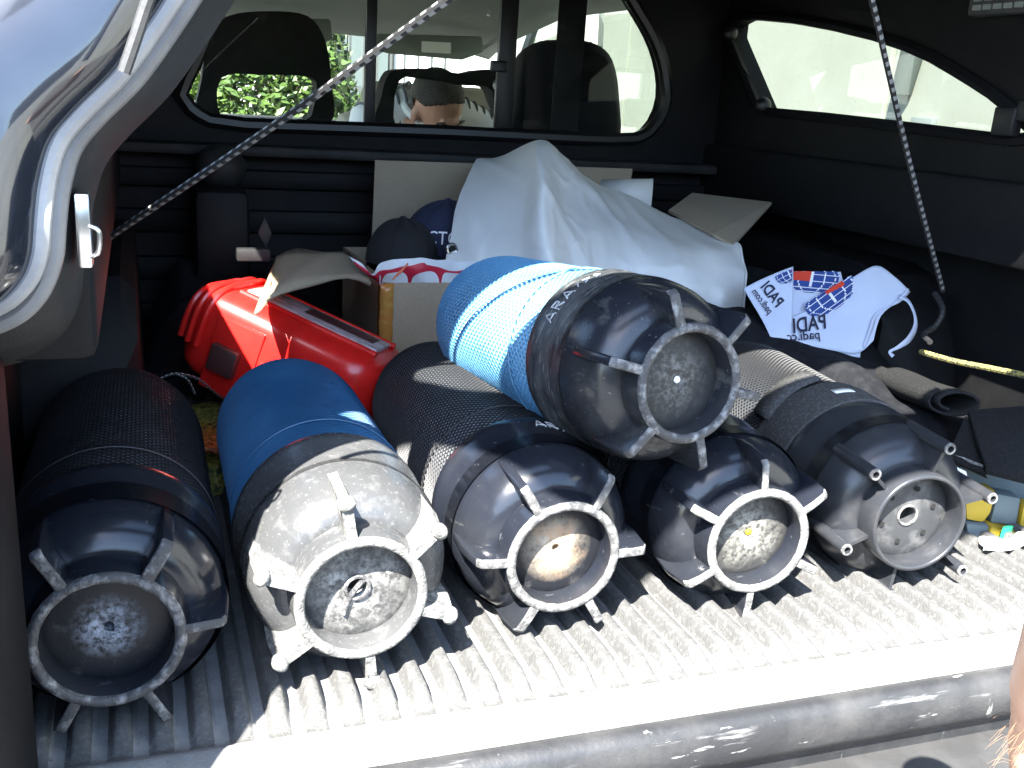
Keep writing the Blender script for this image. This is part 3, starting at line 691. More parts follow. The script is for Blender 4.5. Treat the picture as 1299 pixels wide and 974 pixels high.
D1 = disc_mat('chalky white disc patch', (.30, .33, .38), .027, dens=.55, seed=1.3)
D2 = disc_mat('salt streaked disc', (.32, .32, .30), .048, base=(.05, .05, .05), dens=.55, seed=4.1)
D3 = disc_mat('rusty tan disc patch', (.42, .36, .28), .034, dens=.95, seed=7.7, core=(.36, .22, .12))
D4 = disc_mat('yellowish speckled disc', (.28, .275, .24), .042, base=(.03, .03, .03), dens=.6, seed=9.2)
D6 = disc_mat('grey scratched disc', (.16, .16, .15), .04, base=(.03, .03, .03), dens=.4, seed=2.2)
D5 = mat('grey plastic disc', (.036, .038, .04), .4, spots=((40, (.1, .1, .1), .5, .7), (90, (.22, .22, .2), .64, .74)), bump=(120, .2, .001))

c1 = make_cylinder('black netted diving cylinder at the far left with a chalky patch on its base', (-.041, .812, .106), (-.034, 1.4, .106), .155, 30, M['rubber'], M['worn_dark'], D1, M['body_grey'], M['net_black'], net_n=72, net_r=.0010)
c2 = make_cylinder('dark blue netted diving cylinder with a dusty boot and knobbed fins', (.186, .832, .106), (.190, 1.4, .106), .185, -10, M['rubber_dusty'], M['worn_pale'], D2, M['body_blue'], M['net_blue'], kind='knob', net_n=110, net_r=.0012)
c3 = make_cylinder('black netted diving cylinder under the blue one with a rusty tan base', (.414, .868, .106), (.428, 1.45, .106), .165, 30, M['rubber'], M['worn'], D3, M['body_silver'], M['net_black'], length=.64, net_n=76, net_r=.0010)
c4 = make_cylinder('diving cylinder with a speckled base and yellow centre hole, right below the top one', (.653, .855, .106), (.690, 1.44, .106), .165, 0, M['rubber'], M['worn_pale'], D4, M['body_silver'], M['net_black'])
c5 = make_cylinder('diving cylinder with hollow pegs and a drilled base plate, lying furthest right', (.887, .856, .106), (.965, 1.42, .106), .165, 12, M['plain_plastic'], M['plain_plastic'], D5, M['body_dark'], M['net_black'], kind='peg')
c6 = make_cylinder('bright blue netted diving cylinder lying on top of the others', (.540, .860, .300), (.498, 1.40, .246), .185, -15, M['rubber_scuffed'], M['worn_dark'], D6, M['body_pale'], M['net_light'], net_n=62, net_r=.0014, length=.575, wrap=True, lip=M['lip_scuff'])
# centre dab of pale stuff in two discs
mb = MB(); mb.ellipsoid((0, .028, 0), (.0042, .0025, .0042), nu=10, nv=6); obj('paint_dab', mb, M['white_print'], c6)
mb = MB(); mb.ellipsoid((.001, .0285, .001), (.0048, .002, .0048), nu=10, nv=6); obj('paint_dab', mb, M['yellow'], c4)

# hand-painted letters on the boots
def pen_text(root, strokes, a0, y0, h, r, w=.0018, slant=0):
    """strokes in letter units (x right, y up) wrapped round the boot's side; up is towards the back"""
    mb = MB()
    for st in strokes:
        pts = []
        for i in range(len(st)-1):
            for k in range(4):
                t = k/4; pts.append((st[i][0]+(st[i+1][0]-st[i][0])*t, st[i][1]+(st[i+1][1]-st[i][1])*t))
        pts.append(st[-1]); P = []
        for x, y in pts:
            a = a0+x*h/r; P.append((r*math.sin(a), y0+y*h, r*math.cos(a)))
        mb.tube(P, w*.5, 6)
    obj('painted_letters', mb, M['paint_mark'], root)
A_ = lambda x: [[(x, 0), (x+.35, 1), (x+.7, 0)], [(x+.05, .25), (x+.62, .22)]]
R_ = lambda x: [[(x, 0), (x, 1), (x+.5, .9), (x+.5, .55), (x, .5), (x+.6, 0)]]
pen_text(c6, A_(0)+R_(1.0)+A_(1.9)+[[(3.1, .35), (3.3, .75)], [(3.6, .2), (3.9, .4), (3.7, .8), (4.2, .6)], [(4.5, .3), (4.9, .5), (4.6, .8)]], R(-62), .146, .018, .1074, w=.002)
pen_text(c3, A_(0)+R_(1.0)+[[(2.0, .0), (2.2, .8)]], R(4), .132, .018, .1072, w=.0018)

# webbing band and white tag on the right cylinder
mb = MB(); L = []
for i in range(40):
    a = R(-120+6*i); L.append(a)
rows = [[Vector((r*math.sin(a), y+.004*math.sin(a*3), r*math.cos(a))) for a in L] for r, y in ((.104, .166), (.1085, .168), (.110, .19), (.110, .225), (.1085, .247), (.104, .25))]
mb.grid(rows); band = obj('webbing_band', mb, M['webbing'], c5, solid=.002)
mb = MB()
rows = [[Vector((.1118*math.sin(a), y, .1118*math.cos(a))) for a in [R(-12+3*i) for i in range(6)]] for y in (.192, .208)]
mb.grid(rows); obj('paper_tag', mb, M['paper'], band, solid=.001)
mb = MB()
rows = [[Vector((.1115*math.sin(a), y+a*.02, .1115*math.cos(a))) for a in [R(-60+6*i) for i in range(10)]] for y in (.255, .30)]
mb.grid(rows); obj('webbing_band', mb, M['webbing'], c5, solid=.004)
mb = MB(); mb.tube([(-.112, .215, .012), (-.118, .205, .025), (-.113, .195, .038)], .006, 8); obj('strap_end', mb, M['worn'], c5)

# ================================================================== RED CASE
rc = thing('red_case', 'red plastic case with clear lid strip and brown latch, behind the blue cylinder', 'case', (.235, 1.585, .140))
lx = Vector((.77, -.56, -.30)).normalized(); lz = Vector((.05, .05, 1)); ly = lz.cross(lx).normalized(); lz = lx.cross(ly).normalized()
rc.scale = (.84, .92, .94); rc.rotation_euler = Matrix(((lx.x, ly.x, lz.x), (lx.y, ly.y, lz.y), (lx.z, ly.z, lz.z))).to_euler()
def rounded_block(x0, x1, hw, z0, z1, endr, nx=26, crown=.03, n=36):
    """a loaf: rounded ends in plan, super-elliptic cross-section"""
    mb = MB(); rows = []
    for i in range(nx+1):
        s = i/nx; t = -math.cos(math.pi*s); x = (x0+x1)/2+t*(x1-x0)/2
        e = min(x-x0, x1-x); k = 1 if e >= endr else math.sqrt(max(1e-4, 1-((endr-e)/endr)**2))
        k = .25+.75*k if e < endr else 1
        if i in (0, nx): k = .2
        row = []
        for j in range(n):
            a = 2*math.pi*j/n; ca, sa = math.cos(a), math.sin(a); p = 2/4.2
            yy = hw*k*math.copysign(abs(ca)**p, ca); zz = (z1+z0)/2+(z1-z0)/2*(.35+.65*k)*math.copysign(abs(sa)**p, sa)
            row.append(Vector((x, yy, zz)))
        rows.append(row+[row[0]])
    mb.grid(rows)
    mb.f.append(tuple(range(n))); mb.m.append(0); b = nx*(n+1); mb.f.append(tuple(range(b, b+n))); mb.m.append(0)
    return mb
obj('case_shell', rounded_block(-.215, .20, .10, -.085, .085, .07, crown=.02), M['red'], rc, subd=1, angle=70)
mb = MB()
for x, h in ((-.145, .088), (-.166, .083), (-.188, .072)):
    pts = []
    for i in range(25):
        a = math.pi*i/24; ca, sa = math.cos(a), math.sin(a)
        pts.append((x-.012*abs(ca), (.101 if h > .085 else .098 if h > .08 else .088)*math.copysign(abs(ca)**.5, ca), -.02+(h+.02)*abs(sa)**.5))
    mb.tube(pts, .0065, 8)
obj('rib', mb, M['red'], rc)
mb = MB(); mb.box((-.125, -.04, .080), (.16, .03, .0905)); lid = obj('clear_lid', mb, M['clear_lid'], rc, bevel=.004)
mb = MB(); mb.box((-.01, -.02, .088), (.14, .016, .0925)); obj('lid_window', mb, M['brown'], lid, bevel=.002)
mb = MB(); mb.tube([(-.13, -.05, .0845), (.165, -.05, .0845)], .0055, 8); mb.tube([(-.13, .04, .0845), (.165, .04, .0845)], .0055, 8); obj('lid_rail', mb, M['red'], rc)
mb = MB(); mb.box((-.13, -.1035, -.082), (-.03, -.096, .05)); obj('side_panel', mb, M['red'], rc, bevel=.004)
mb = MB(); mb.box((-.12, -.118, -.045), (-.062, -.1, .004)); obj('latch', mb, M['brown'], rc, bevel=.006)
mb = MB(); mb.box((-.025, -.1035, -.006), (.17, -.095, .004)); mb.box((-.025, -.1035, -.055), (.17, -.095, -.046)); obj('side_groove', mb, M['red'], rc, bevel=.003)

# gold mesh cloth beneath it
mb = MB(); P = []
for i in range(15):
    P.append([Vector((-.02+.46*j/26, 1.36+.32*i/14, .052+.018*noise.noise(Vector((j*.5, i*.5, 3)))-(.05 if i in (0, 14) or j in (0, 26) else 0))) for j in range(27)])
mb.grid(P); tag(obj('mesh_bag', mb, M['gold'], subd=1), 'gold and green glittering mesh bag flattened under the red case', 'bag')
mb = MB(); P = [[Vector((.02+.38*j/14, 1.345+.035*i, .075-.012*i+.006*math.sin(j))) for j in range(15)] for i in range(3)]
mb.grid(P); tag(obj('orange_strap', mb, M['orange_cloth'], solid=.004), 'orange brown strap lying along the front of the gold mesh bag', 'strap')

# ================================================================== CARDBOARD BOX
BX0, BX1, BY0, BY1, BH = .40, 1.02, 1.66, 2.06, .252
cb = thing('cardboard_box', 'open brown cardboard box holding caps and a banner, flaps folded out', 'box', (.71, 1.86, 0))
def card(name, loop, d, parent=None):
    mb = MB(); mb.prism(loop, d); o = obj(name, inv(parent or cb, mb), M['card'], parent or cb, bevel=.001, smooth=False); return o
t = .006
card('panel', [(BX0, BY0, .014), (BX1, BY0, .014), (BX1, BY0, BH), (BX0, BY0, BH)], (0, t, 0))
card('panel', [(BX0, BY1-t, .014), (BX1, BY1-t, .014), (BX1, BY1-t, BH), (BX0, BY1-t, BH)], (0, t, 0))
card('panel', [(BX0, BY0+.0065, .014), (BX0, BY1-.0065, .014), (BX0, BY1-.0065, BH), (BX0, BY0+.0065, BH)], (t, 0, 0))
card('panel', [(BX1-t, BY0+.0065, .014), (BX1-t, BY1-.0065, .014), (BX1-t, BY1-.0065, BH), (BX1-t, BY0+.0065, BH)], (t, 0, 0))
card('panel', [(BX0+.007, BY0+.007, .014), (BX1-.007, BY0+.007, .014), (BX1-.007, BY1-.007, .014), (BX0+.007, BY1-.007, .014)], (0, 0, .005))
tl, tr = at(476, 203, Y=2.065), at(803, 214, Y=2.065)
card('flap', [(tl.x-.004, BY1+.002, BH), (BX1+.03, BY1+.002, BH), tr, tl], (0, t, 0))
# left flap folded out flat over the red case, bowed, with its tip bent
e0, e1 = at(470, 361, Z=.256), at(443, 325, Z=.262); f0, f1 = at(337, 384, Z=.265), at(352, 326, Z=.27)
rows = []
for i in range(9):
    s = i/8
    a = e0.lerp(f0, s)+Vector((0, 0, .022*math.sin(math.pi*s))); b = e1.lerp(f1, s)+Vector((0, 0, .012*math.sin(math.pi*s)))
    rows.append([a.lerp(b, k/6)+Vector((0, 0, .005*math.sin(k*1.3+i))) for k in range(7)])
mb = MB(); mb.grid(rows); lf = obj('flap', inv(cb, mb), M['card'], cb, solid=.006)
tip = [f0, f0.lerp(f1, .33)+Vector((0, 0, .002)), f0.lerp(f1, .66), f1]
mb = MB(); mb.grid([tip, [p+Vector((-.016*(1-.85*k/3), -.012*(1-.85*k/3), -.014*(1-.6*k/3))) for k, p in enumerate(tip)]]); obj('flap_tip', inv(lf, mb), M['card_sunlit'], lf, solid=.006)
c = [at(848, 268, Y=1.9), at(878, 246, Y=2.0), at(979, 258, Y=1.86), at(930, 312, Y=1.66), at(905, 298, Y=1.7)]
mb = MB(); mb.add(c, [(0, 1, 2, 3, 4)]); obj('flap', inv(cb, mb), M['card'], cb, solid=.006, smooth=False)
mb = MB(); a = Vector((BX0, BY0, 0))
mb.box((BX0-.0035, BY0-.0025, .02), (BX0-.0008, BY0+.05, BH+.001)); mb.box((BX0-.0035, BY0-.0025, .02), (BX0+.012, BY0-.0006, BH+.001))
obj('tape', inv(cb, mb), M['tape'], cb, smooth=False)
mb = MB(); P = []
for i in range(2):
    P.append([Vector((BX0-.012+.024*i+.0006*math.sin(k*2.1), BY0-.004-.001*i, .02+(BH-.02)*k/16)) for k in range(17)])
mb.grid(P); obj('tape', inv(cb, mb), M['tape'], cb, solid=.001)

# caps in the box
def cap(name, label, c, r, m, text=None):
    o = thing(name, label, 'cap', c)
    mb = MB(); P = []
    for i in range(13):
        th = math.pi*.5*i/12
        P.append([(r*math.sin(th)**.9*math.cos(a)*1.0, r*math.sin(th)**.9*math.sin(a)*1.15, r*1.15*math.cos(th)*(1+.02*math.cos(6*a))) for a in [6.2832*j/48 for j in range(49)]])
    mb.grid(P); obj('crown', mb, m, o)
    mb = MB()
    for k in range(6):
        a = math.pi/6+k*math.pi/3
        mb.tube([(r*1.004*math.sin(th)**.9*math.cos(a), 1.15*r*1.004*math.sin(th)**.9*math.sin(a), r*1.154*math.cos(th)) for th in [math.pi*.5*i/10 for i in range(1, 11)]], .0012, 5)
    obj('seam', mb, m, o)
    mb = MB(); mb.ellipsoid((0, 0, r*1.16), (.008, .008, .005), nu=10, nv=6); obj('button', mb, m, o)
    mb = MB(); P = []
    for i in range(5):
        P.append([(r*math.cos(a)*(1+.02*i), -r*1.15*math.sin(a)*(1+.16*i), .002-.008*i-.012*math.cos(a)**2*i*.3) for a in [math.pi*j/20 for j in range(21)]])
    mb.grid(P); obj('brim', mb, m, o, solid=.003)
    if text:
        vs, fs = text_mesh(text, r*.40)
        w = max(v.x for v in vs)-min(v.x for v in vs); mb = MB()
        q = []
        for v in vs:
            a = -math.pi/2+(v.x-w*.5)/r*.92; z = .026+v.y; th = math.acos(min(1, z/(r*1.15))); k = r*1.012*math.sin(th)**.9
            q.append((k*math.cos(a), 1.15*k*math.sin(a), z))
        mb.add(q, fs); obj('lettering', mb, M['white_print'], o, smooth=False)
    return o
cap('baseball_cap', 'plain black cap poking out of the cardboard box', at(510, 330, Y=1.80), .068, M['cap_black']).rotation_euler = (0, 0, R(150))
cap('baseball_cap', 'navy cap with white lettering beside the white banner', at(566, 318, Y=1.88), .086, M['cap_navy'], 'INSTRUCTOR').rotation_euler = (0, 0, R(-48))

# plastic bag hung over the box front edge
def bag_pt(s, q):
    """s along the edge, q down"""
    top = smooth_loop([at(440, 325, Y=1.66), at(458, 332, Y=1.655), at(472, 347, Y=1.652), at(484, 332, Y=1.655), at(520, 328, Y=1.66), at(552, 329, Y=1.66), at(580, 331, Y=1.66), at(640, 335, Y=1.655)], 8, False)
    bot = smooth_loop([at(443, 326, Y=1.66), at(462, 346, Y=1.655), at(478, 358, Y=1.6725), at(486, 362, Y=1.6725), at(520, 362, Y=1.6725), at(552, 362, Y=1.6725), at(580, 362, Y=1.6725), at(640, 364, Y=1.6725)], 8, False)
    x = s*(len(top)-1); i = min(int(x), len(top)-2); f = x-i
    a = top[i].lerp(top[i+1], f); b = bot[i].lerp(bot[i+1], f)
    p = a.lerp(b, q); n = noise.noise_vector(p*38)*.006; return p+Vector((n.x*.3, n.y-.004*math.sin(math.pi*q), n.z*.5))
pb = thing('plastic_bag', 'crumpled white and red printed plastic bag on the front edge of the box', 'bag', at(520, 345, Y=1.66))
def bag_grid(s0, s1, q0, q1, off, m, name, fn=None, ns=70, nq=10):
    mb = MB(); P = []
    for i in range(nq+1):
        row = []
        for j in range(ns+1):
            s = s0+(s1-s0)*j/ns; a, b = (q0, q1) if fn is None else fn(s)
            row.append(bag_pt(s, a+(b-a)*i/nq)+Vector((0, -off, off*.2)))
        P.append(row)
    mb.grid(P); return obj(name, inv(pb, mb), m, pb)
bag_grid(0, 1, 0, 1, 0, M['bag_white'], 'bag_film')
red_ = bag_grid(.06, 1, .3, 1, .0012, M['bag_red'], 'red_print', lambda s: (.25+.08*math.sin(s*17)+(.06 if s > .66 else 0), 1.0))
for s0, s1 in ((.37, .40), (.412, .56), (.575, .735), (.745, .9)):
    o = bag_grid(s0, s1, 0, 1, .0024, M['bag_white'], 'printed_letter', lambda s, s0=s0, s1=s1: (.98-.52*(max(0, 1-abs((s-(s0+s1)/2)/((s1-s0)/2))**3.2))**.5, 1.0), ns=24, nq=3)
mb = MB()
for i in range(3):
    p = bag_pt(.50+.016*i, .56-.10*i); mb.tube([p+Vector((-.006, -.004, -.008)), p+Vector((.008, -.004, .010))], .0014, 5)
obj('printed_mark', inv(pb, mb), mat('orange print', (.7, .18, .08), .5), pb)

# ================================================================== WHITE BANNER
bn = thing('vinyl_banner', 'white vinyl banner with an eyelet, heaped to a peak out of the box', 'banner', at(690, 300, Y=1.7))
rows = [
 [(604, 203, 1.98), (634, 199, 1.93), (668, 184, 1.86), (688, 180, 1.83), (712, 197, 1.85), (745, 224, 1.88), (795, 250, 1.90), (850, 277, 1.86), (905, 290, 1.82)],
 [(600, 212, 1.93), (634, 212, 1.87), (668, 196, 1.80), (686, 192, 1.76), (710, 210, 1.78), (745, 236, 1.80), (798, 262, 1.82), (855, 287, 1.78), (917, 295, 1.76)],
 [(588, 240, 1.86), (628, 240, 1.80), (664, 232, 1.73), (688, 228, 1.66), (712, 240, 1.72), (746, 256, 1.74), (800, 278, 1.75), (858, 300, 1.70), (929, 304, 1.70)],
 [(577, 274, 1.79), (622, 276, 1.73), (662, 270, 1.67), (690, 266, 1.60), (716, 272, 1.66), (750, 282, 1.67), (803, 297, 1.68), (864, 318, 1.62), (938, 318, 1.64)],
 [(570, 305, 1.74), (618, 312, 1.68), (660, 312, 1.62), (694, 310, 1.56), (722, 314, 1.60), (756, 318, 1.61), (806, 326, 1.62), (868, 340, 1.57), (942, 345, 1.60)],
 [(565, 330, 1.70), (614, 345, 1.65), (660, 350, 1.60), (698, 352, 1.54), (728, 354, 1.57), (762, 356, 1.58), (810, 362, 1.59), (872, 368, 1.54), (941, 378, 1.57)],
 [(566, 352, 1.69), (614, 375, 1.65), (662, 385, 1.60), (702, 388, 1.55), (732, 388, 1.57), (766, 388, 1.58), (812, 390, 1.59), (874, 392, 1.55), (940, 398, 1.57)]]
G = spline_grid([[at(u, v, Y=y) for u, v, y in r] for r in rows], 14, 14)
def crease(p):
    a = abs(noise.noise(Vector((p.x*9+p.z*4, p.z*5-p.x*2, 2.2)))); b = abs(noise.noise(Vector((p.x*17-p.z*9, p.z*15+p.x*6, 7.1))))
    return .030*max(0, .22-a)+.016*max(0, .2-b)
G = [[p+noise.noise_vector(p*9)*.005+Vector((-.1, -1, .35))*crease(p) for p in r] for r in G]
mb = MB(); mb.grid(G); obj('banner_sheet', inv(bn, mb), M['banner'], bn, solid=.0015, angle=180)
hem = [r[-1]+Vector((.0, -.002, 0)) for r in G]
for e_, r_ in (([r[0] for r in G], .0016), (hem, .002)):
    mb = MB(); mb.tube(e_, r_, 6); obj('hem', inv(bn, mb), M['banner'], bn)
c = at(573, 316, Y=1.715); 
for r, m, nm in ((.0095, M['dark_metal'], 'eyelet'),):
    mb = MB(); q = 20
    mb.tube([c+Vector((r*math.cos(6.2832*k/q), -.003, r*math.sin(6.2832*k/q))) for k in range(q)], .0032, 8, closed=True); e = obj(nm, inv(bn, mb), M['chrome'], bn)
    mb = MB(); mb.add([c+Vector((r*math.cos(6.2832*k/q), -.0015, r*math.sin(6.2832*k/q))) for k in range(q)], [tuple(range(q))]); obj('eyelet_hole', inv(e, mb), M['hole'], e, smooth=False)
# a rolled end behind
ra, rb_ = at(760, 252, Y=1.98), at(826, 251, Y=1.93)
mb = MB(); d = (rb_-ra).normalized(); e1_ = Vector((0, 0, 1)); e2_ = d.cross(e1_)
rows = []
for s in (0, 1):
    rows.append([ra.lerp(rb_, s)+(e1_*math.cos(a)+e2_*math.sin(a))*(.030+.0018*a) for a in [11*k/60-.4 for k in range(61)]])
mb.grid(rows); tag(obj('rolled_banner', mb, M['banner'], solid=.001), 'rolled white banner end standing behind the peaked banner', 'banner')

# ================================================================== FLAGS ON THE RIGHT
FP, FN = Vector((1.02, 1.50, .27)), Vector((-.30, -.80, .52)).normalized()
def fp(u, v, k=0): return at(u, v, n=FN, p=FP-FN*k)
def flag_sheet(name, rows, parent, k=0, wob=.004, kr=5, kc=5):
    G = spline_grid([[fp(*p[:2], k=(p[2] if len(p) > 2 else k)) for p in r] for r in rows], kr, kc)
    G = [[p+FN*noise.noise(p*14)*wob for p in r] for r in G]
    mb = MB(); mb.grid(G); return obj(name, inv(parent, mb), M['cloth'], parent, solid=.0012, angle=70), G
def on_grid(G, s, q, off):
    h, w = len(G)-1, len(G[0])-1; y, x = q*h, s*w; i, j = min(int(y), h-1), min(int(x), w-1); fy, fx = y-i, x-j
    p = G[i][j].lerp(G[i][j+1], fx).lerp(G[i+1][j].lerp(G[i+1][j+1], fx), fy); return p+FN*off
def print_text(parent, G, s, txt_s, p0, px, py, m, off=.0022, shear=.15, bold=0):
    """p0 photo pixel of the text's start; px, py pixel axes of one text unit: mirrored print"""
    vs, fs = text_mesh(txt_s, 1.0, bold)
    mb = MB(); q = []
    for v in vs:
        x = v.x+shear*v.y; u_, v_ = p0[0]+px[0]*x+py[0]*v.y, p0[1]+px[1]*x+py[1]*v.y
        q.append(fp(u_, v_, k=-off+.0) )
    mb.add(q, fs); return obj(s, inv(parent, mb), m, parent, smooth=False)
GR = 'printed flags lying on the wetsuit'
fB = thing('bunting_flag', 'folded flag behind the others showing part of the globe emblem', 'flag', fp(1035, 375), GR)
o, G = flag_sheet('flag_cloth', [[(1003, 345), (1022, 344), (1045, 346), (1066, 345)], [(1003, 372), (1022, 372), (1046, 366), (1070, 360)], [(1003, 398), (1024, 392), (1048, 382), (1074, 370)], [(1003, 415), (1026, 408), (1050, 396), (1078, 384)]], fB, k=.012)
fC = thing('bunting_flag', 'largest flag with mirrored letters and globe emblem, tie curling at its right', 'flag', fp(1080, 400), GR)
o, GC = flag_sheet('flag_cloth', [[(1003, 403), (1035, 388), (1062, 366), (1085, 350), (1112, 337), (1134, 350), (1153, 368)], [(1003, 412), (1034, 402), (1060, 385), (1084, 372), (1110, 362), (1128, 370), (1144, 379)], [(1003, 424), (1033, 418), (1060, 408), (1084, 402), (1104, 397), (1113, 399), (1118, 400)], [(1003, 438), (1032, 440), (1060, 445), (1080, 448), (1092, 446), (1100, 440), (1108, 432)]], fC, k=0, wob=.002)
for i, (dx, dy) in enumerate(((2, 3), (-6, 6), (8, -2))):   # folded layers beneath
    G2 = spline_grid([[fp(1003, 428+dy, k=.006+.004*i), fp(1040, 434+dy, k=.006+.004*i), fp(1090+dx, 440+dy, k=.006+.004*i)], [fp(1003, 440+dy*.5, k=.008+.004*i), fp(1040, 446+dy*.5, k=.008+.004*i), fp(1089+dx, 452+dy*.5-(8 if i == 2 else 0), k=.008+.004*i)]], 3, 5)
    mb = MB(); mb.grid(G2); obj('folded_layer', inv(fC, mb), M['cloth'], fC, solid=.0012)
rows = [(1140, 376), (1152, 382), (1160, 398), (1161, 414), (1153, 430), (1140, 440), (1129, 446), (1133, 452)]
def ribbon(name, pts, w, parent, k=-.006, m=None):
    P = smooth_loop([fp(u, v, k=k) for u, v in pts], 5, False); L, Rr = [], []
    for i, p in enumerate(P):
        d = (P[min(i+1, len(P)-1)]-P[max(i-1, 0)]).normalized(); s = d.cross(FN).normalized(); tw = .5+.5*math.cos(i*.33)
        L.append(p+s*w*(.45+.55*tw)+FN*.004*tw); Rr.append(p-s*w*(.45+.55*tw)-FN*.002*tw)
    mb = MB(); mb.grid([L, P, Rr]); return obj(name, inv(parent, mb), m or M['cloth'], parent, solid=.0008)
ribbon('tie', rows, .0055, fC)
ribbon('hem', [(1153, 368), (1140, 382), (1120, 392), (1110, 402), (1104, 420), (1096, 440)], .004, fC, k=-.004)
fA = thing('bunting_flag', 'narrow left flag with mirrored letters and a tie hanging down', 'flag', fp(985, 390), GR)
o, GA = flag_sheet('flag_cloth', [[(943, 366), (962, 356), (985, 346), (1006, 338)], [(955, 386), (972, 378), (990, 370), (1006, 364)], [(968, 408), (982, 404), (994, 400), (1005, 396)], [(980, 434), (988, 432), (996, 431), (1003, 428)], [(986, 450), (991, 450), (997, 450), (1002, 448)]], fA, k=-.004, wob=.0015)
ribbon('tie', [(994, 448), (998, 460), (1001, 472), (1000, 486)], .005, fA)
ribbon('tie', [(938, 413), (952, 420), (968, 426), (984, 430)], .004, fA, k=.004)
# mirrored lettering (the cloth shows its back)
print_text(fC, GC, 'lettering', 'PADI', (1049, 416), (-20, 3.0), (1.5, -27), M['navy_print'], bold=.018, off=.0045)
print_text(fC, GC, 'lettering', 'padi.com', (1041, 429), (-15.5, 1.2), (0.3, -16), M['navy_print'], bold=.012, off=.0045)
print_text(fA, GA, 'lettering', 'PADI', (985, 391), (-9.6, -12.6), (17, -11), M['navy_print'], bold=.02, off=.0085)
print_text(fA, GA, 'lettering', 'padi.com', (975, 399), (-6.0, -8.0), (10.5, -7), M['navy_print'], bold=.012, off=.0085)
# globe emblem: blue ellipse with white grid lines and a red flash, clipped by the flag's edge
def globe(parent, c, ax, ay, keep, off, flash):
    cells = []; mb = MB()
    n = 40
    for i in range(n):
        for j in range(n):
            x, y = -1+2*(i+.5)/n, -1+2*(j+.5)/n
            if x*x+y*y > 1: continue
            u, v = c[0]+ax[0]*x+ay[0]*y, c[1]+ax[1]*x+ay[1]*y
            if not keep(u, v): continue
            q = []
            for dx, dy in ((-1, -1), (1, -1), (1, 1), (-1, 1)):
                X_, Y_ = x+dx/n, y+dy/n; q.append(fp(c[0]+ax[0]*X_+ay[0]*Y_, c[1]+ax[1]*X_+ay[1]*Y_, k=-off))
            r2 = math.sqrt(max(0, 1-y*y)); lon = math.asin(max(-1, min(1, x/max(r2, .05)))); lat = math.asin(y)
            line = abs((lon/(.52)) % 1-.5) > .44 or abs((lat/.48+.5) % 1-.5) > .44
            mb.mi = 1 if flash(x, y) else (2 if line else 0)
            mb.add(q, [(0, 1, 2, 3)])
    mb.mi = 0
    obj('globe_emblem', inv(parent, mb), [M['blue_print'], M['red_print'], M['white_print']], parent, smooth=False)
globe(fC, (1054, 374), (30, -22), (11, 15), lambda u, v: v > 352+max(0, (1078-u))*.62-2 and u > 1005 and u < 1082, .0045, lambda x, y: y < -.15+.3*x and -.1 < x < .62 and y < .1)
globe(fB, (1030, 352), (34, 3), (-4, 19), lambda u, v: v > 344 and u > 1006 and u < 1066 and v < 372, .003-.012, lambda x, y: x < -.05 and y < .25)
globe(fA, (1000, 345), (16, -8), (5, 12), lambda u, v: u < 1005 and v > 341+(1005-u)*.40, .0085, lambda x, y: x > .25)

# ================================================================== WETSUIT HEAP, NEOPRENE, WEIGHTS
def heap(name, loop_fn, m, label, cat):
    mb = MB(); P = []
    for i in range(31):
        row = []
        for j in range(41):
            row.append(loop_fn(j/40, i/30))
        P.append(row)
    mb.grid(P); return tag(obj(name, mb, m, subd=1), label, cat)
def hp1(s, q):
    y = 1.02+.95*q; x0_ = 1.09-.23*min(1, max(0, (y-1.30)/.25)); x = x0_+(1.36-x0_)*s
    e = min(1, min(s, 1-s)*6)*min(1, min(q, 1-q)*6)
    zz = (.09+.20*min(1, q*1.3)-.04*s)*e**.5
    zz += (.03*noise.noise(Vector((x*7, y*7, 1)))+.014*noise.noise(Vector((x*18, y*18, 4))))*e
    return Vector((x, y, max(.016, zz)))
heap('wetsuit', hp1, M['neoprene'], 'crumpled black wetsuit heaped at the right under the flags', 'wetsuit')
ra, rb_ = at(1120, 474, Y=1.38), at(1212, 511, Y=1.13)
d = (rb_-ra).normalized(); e1_ = Vector((0, 0, 1)); e1_ = (e1_-d*e1_.dot(d)).normalized(); e2_ = d.cross(e1_)
rows = []
for i in range(13):
    s = i/12
    rows.append([ra.lerp(rb_, s)+(e1_*math.cos(a)*.62+e2_*math.sin(a)*1.25)*(.040-.0022*a)*(1+.06*math.sin(3*s*3+a)) for a in [.6+8.5*k/70 for k in range(71)]])
mb = MB(); mb.grid(rows); tag(obj('neoprene_roll', mb, M['neoprene_grey'], solid=.004), 'rolled grey flecked neoprene sleeve, its open end lit by sun', 'neoprene roll')
# weight bag: a grey flecked cover over yellow and slate pouches
wb = thing('weight_bag', 'grey flecked weight bag with yellow pouches at the right edge', 'bag', (1.17, 1.0, .012))
def wp(name, mb, m, **k): return obj(name, inv(wb, mb), m, wb, **k)
tb = [at(1228, 519, Z=.165), at(1320, 512, Z=.165), at(1330, 612, Z=.125), at(1250, 592, Z=.12), at(1202, 576, Z=.12)]
mb = MB(); mb.prism(tb[:4], (0, 0, -.012)); cv = wp('cover', mb, M['neoprene_grey'], bevel=.003)
mb = MB(); mb.prism([at(1226, 524, Z=.16), tb[3], at(1252, 597, Z=.112), tb[4]], (0, .0, -.01)); wp('cover_flap', mb, M['neoprene_grey'], bevel=.003)
mb = MB(); P = [at(1202, 577, Z=.118), at(1222, 582, Z=.117), at(1248, 592, Z=.116), at(1290, 603, Z=.118), at(1330, 612, Z=.122)]; mb.tube(P, .0028, 6); wp('binding', mb, M['worn_pale'])
mb = MB(); mb.prism([at(1208, 590, Y=.985), at(1226, 598, Y=.975), at(1228, 606, Y=.975), at(1210, 598, Y=.985)], (0, .006, 0)); wp('buckle', mb, M['white_print'], bevel=.001)
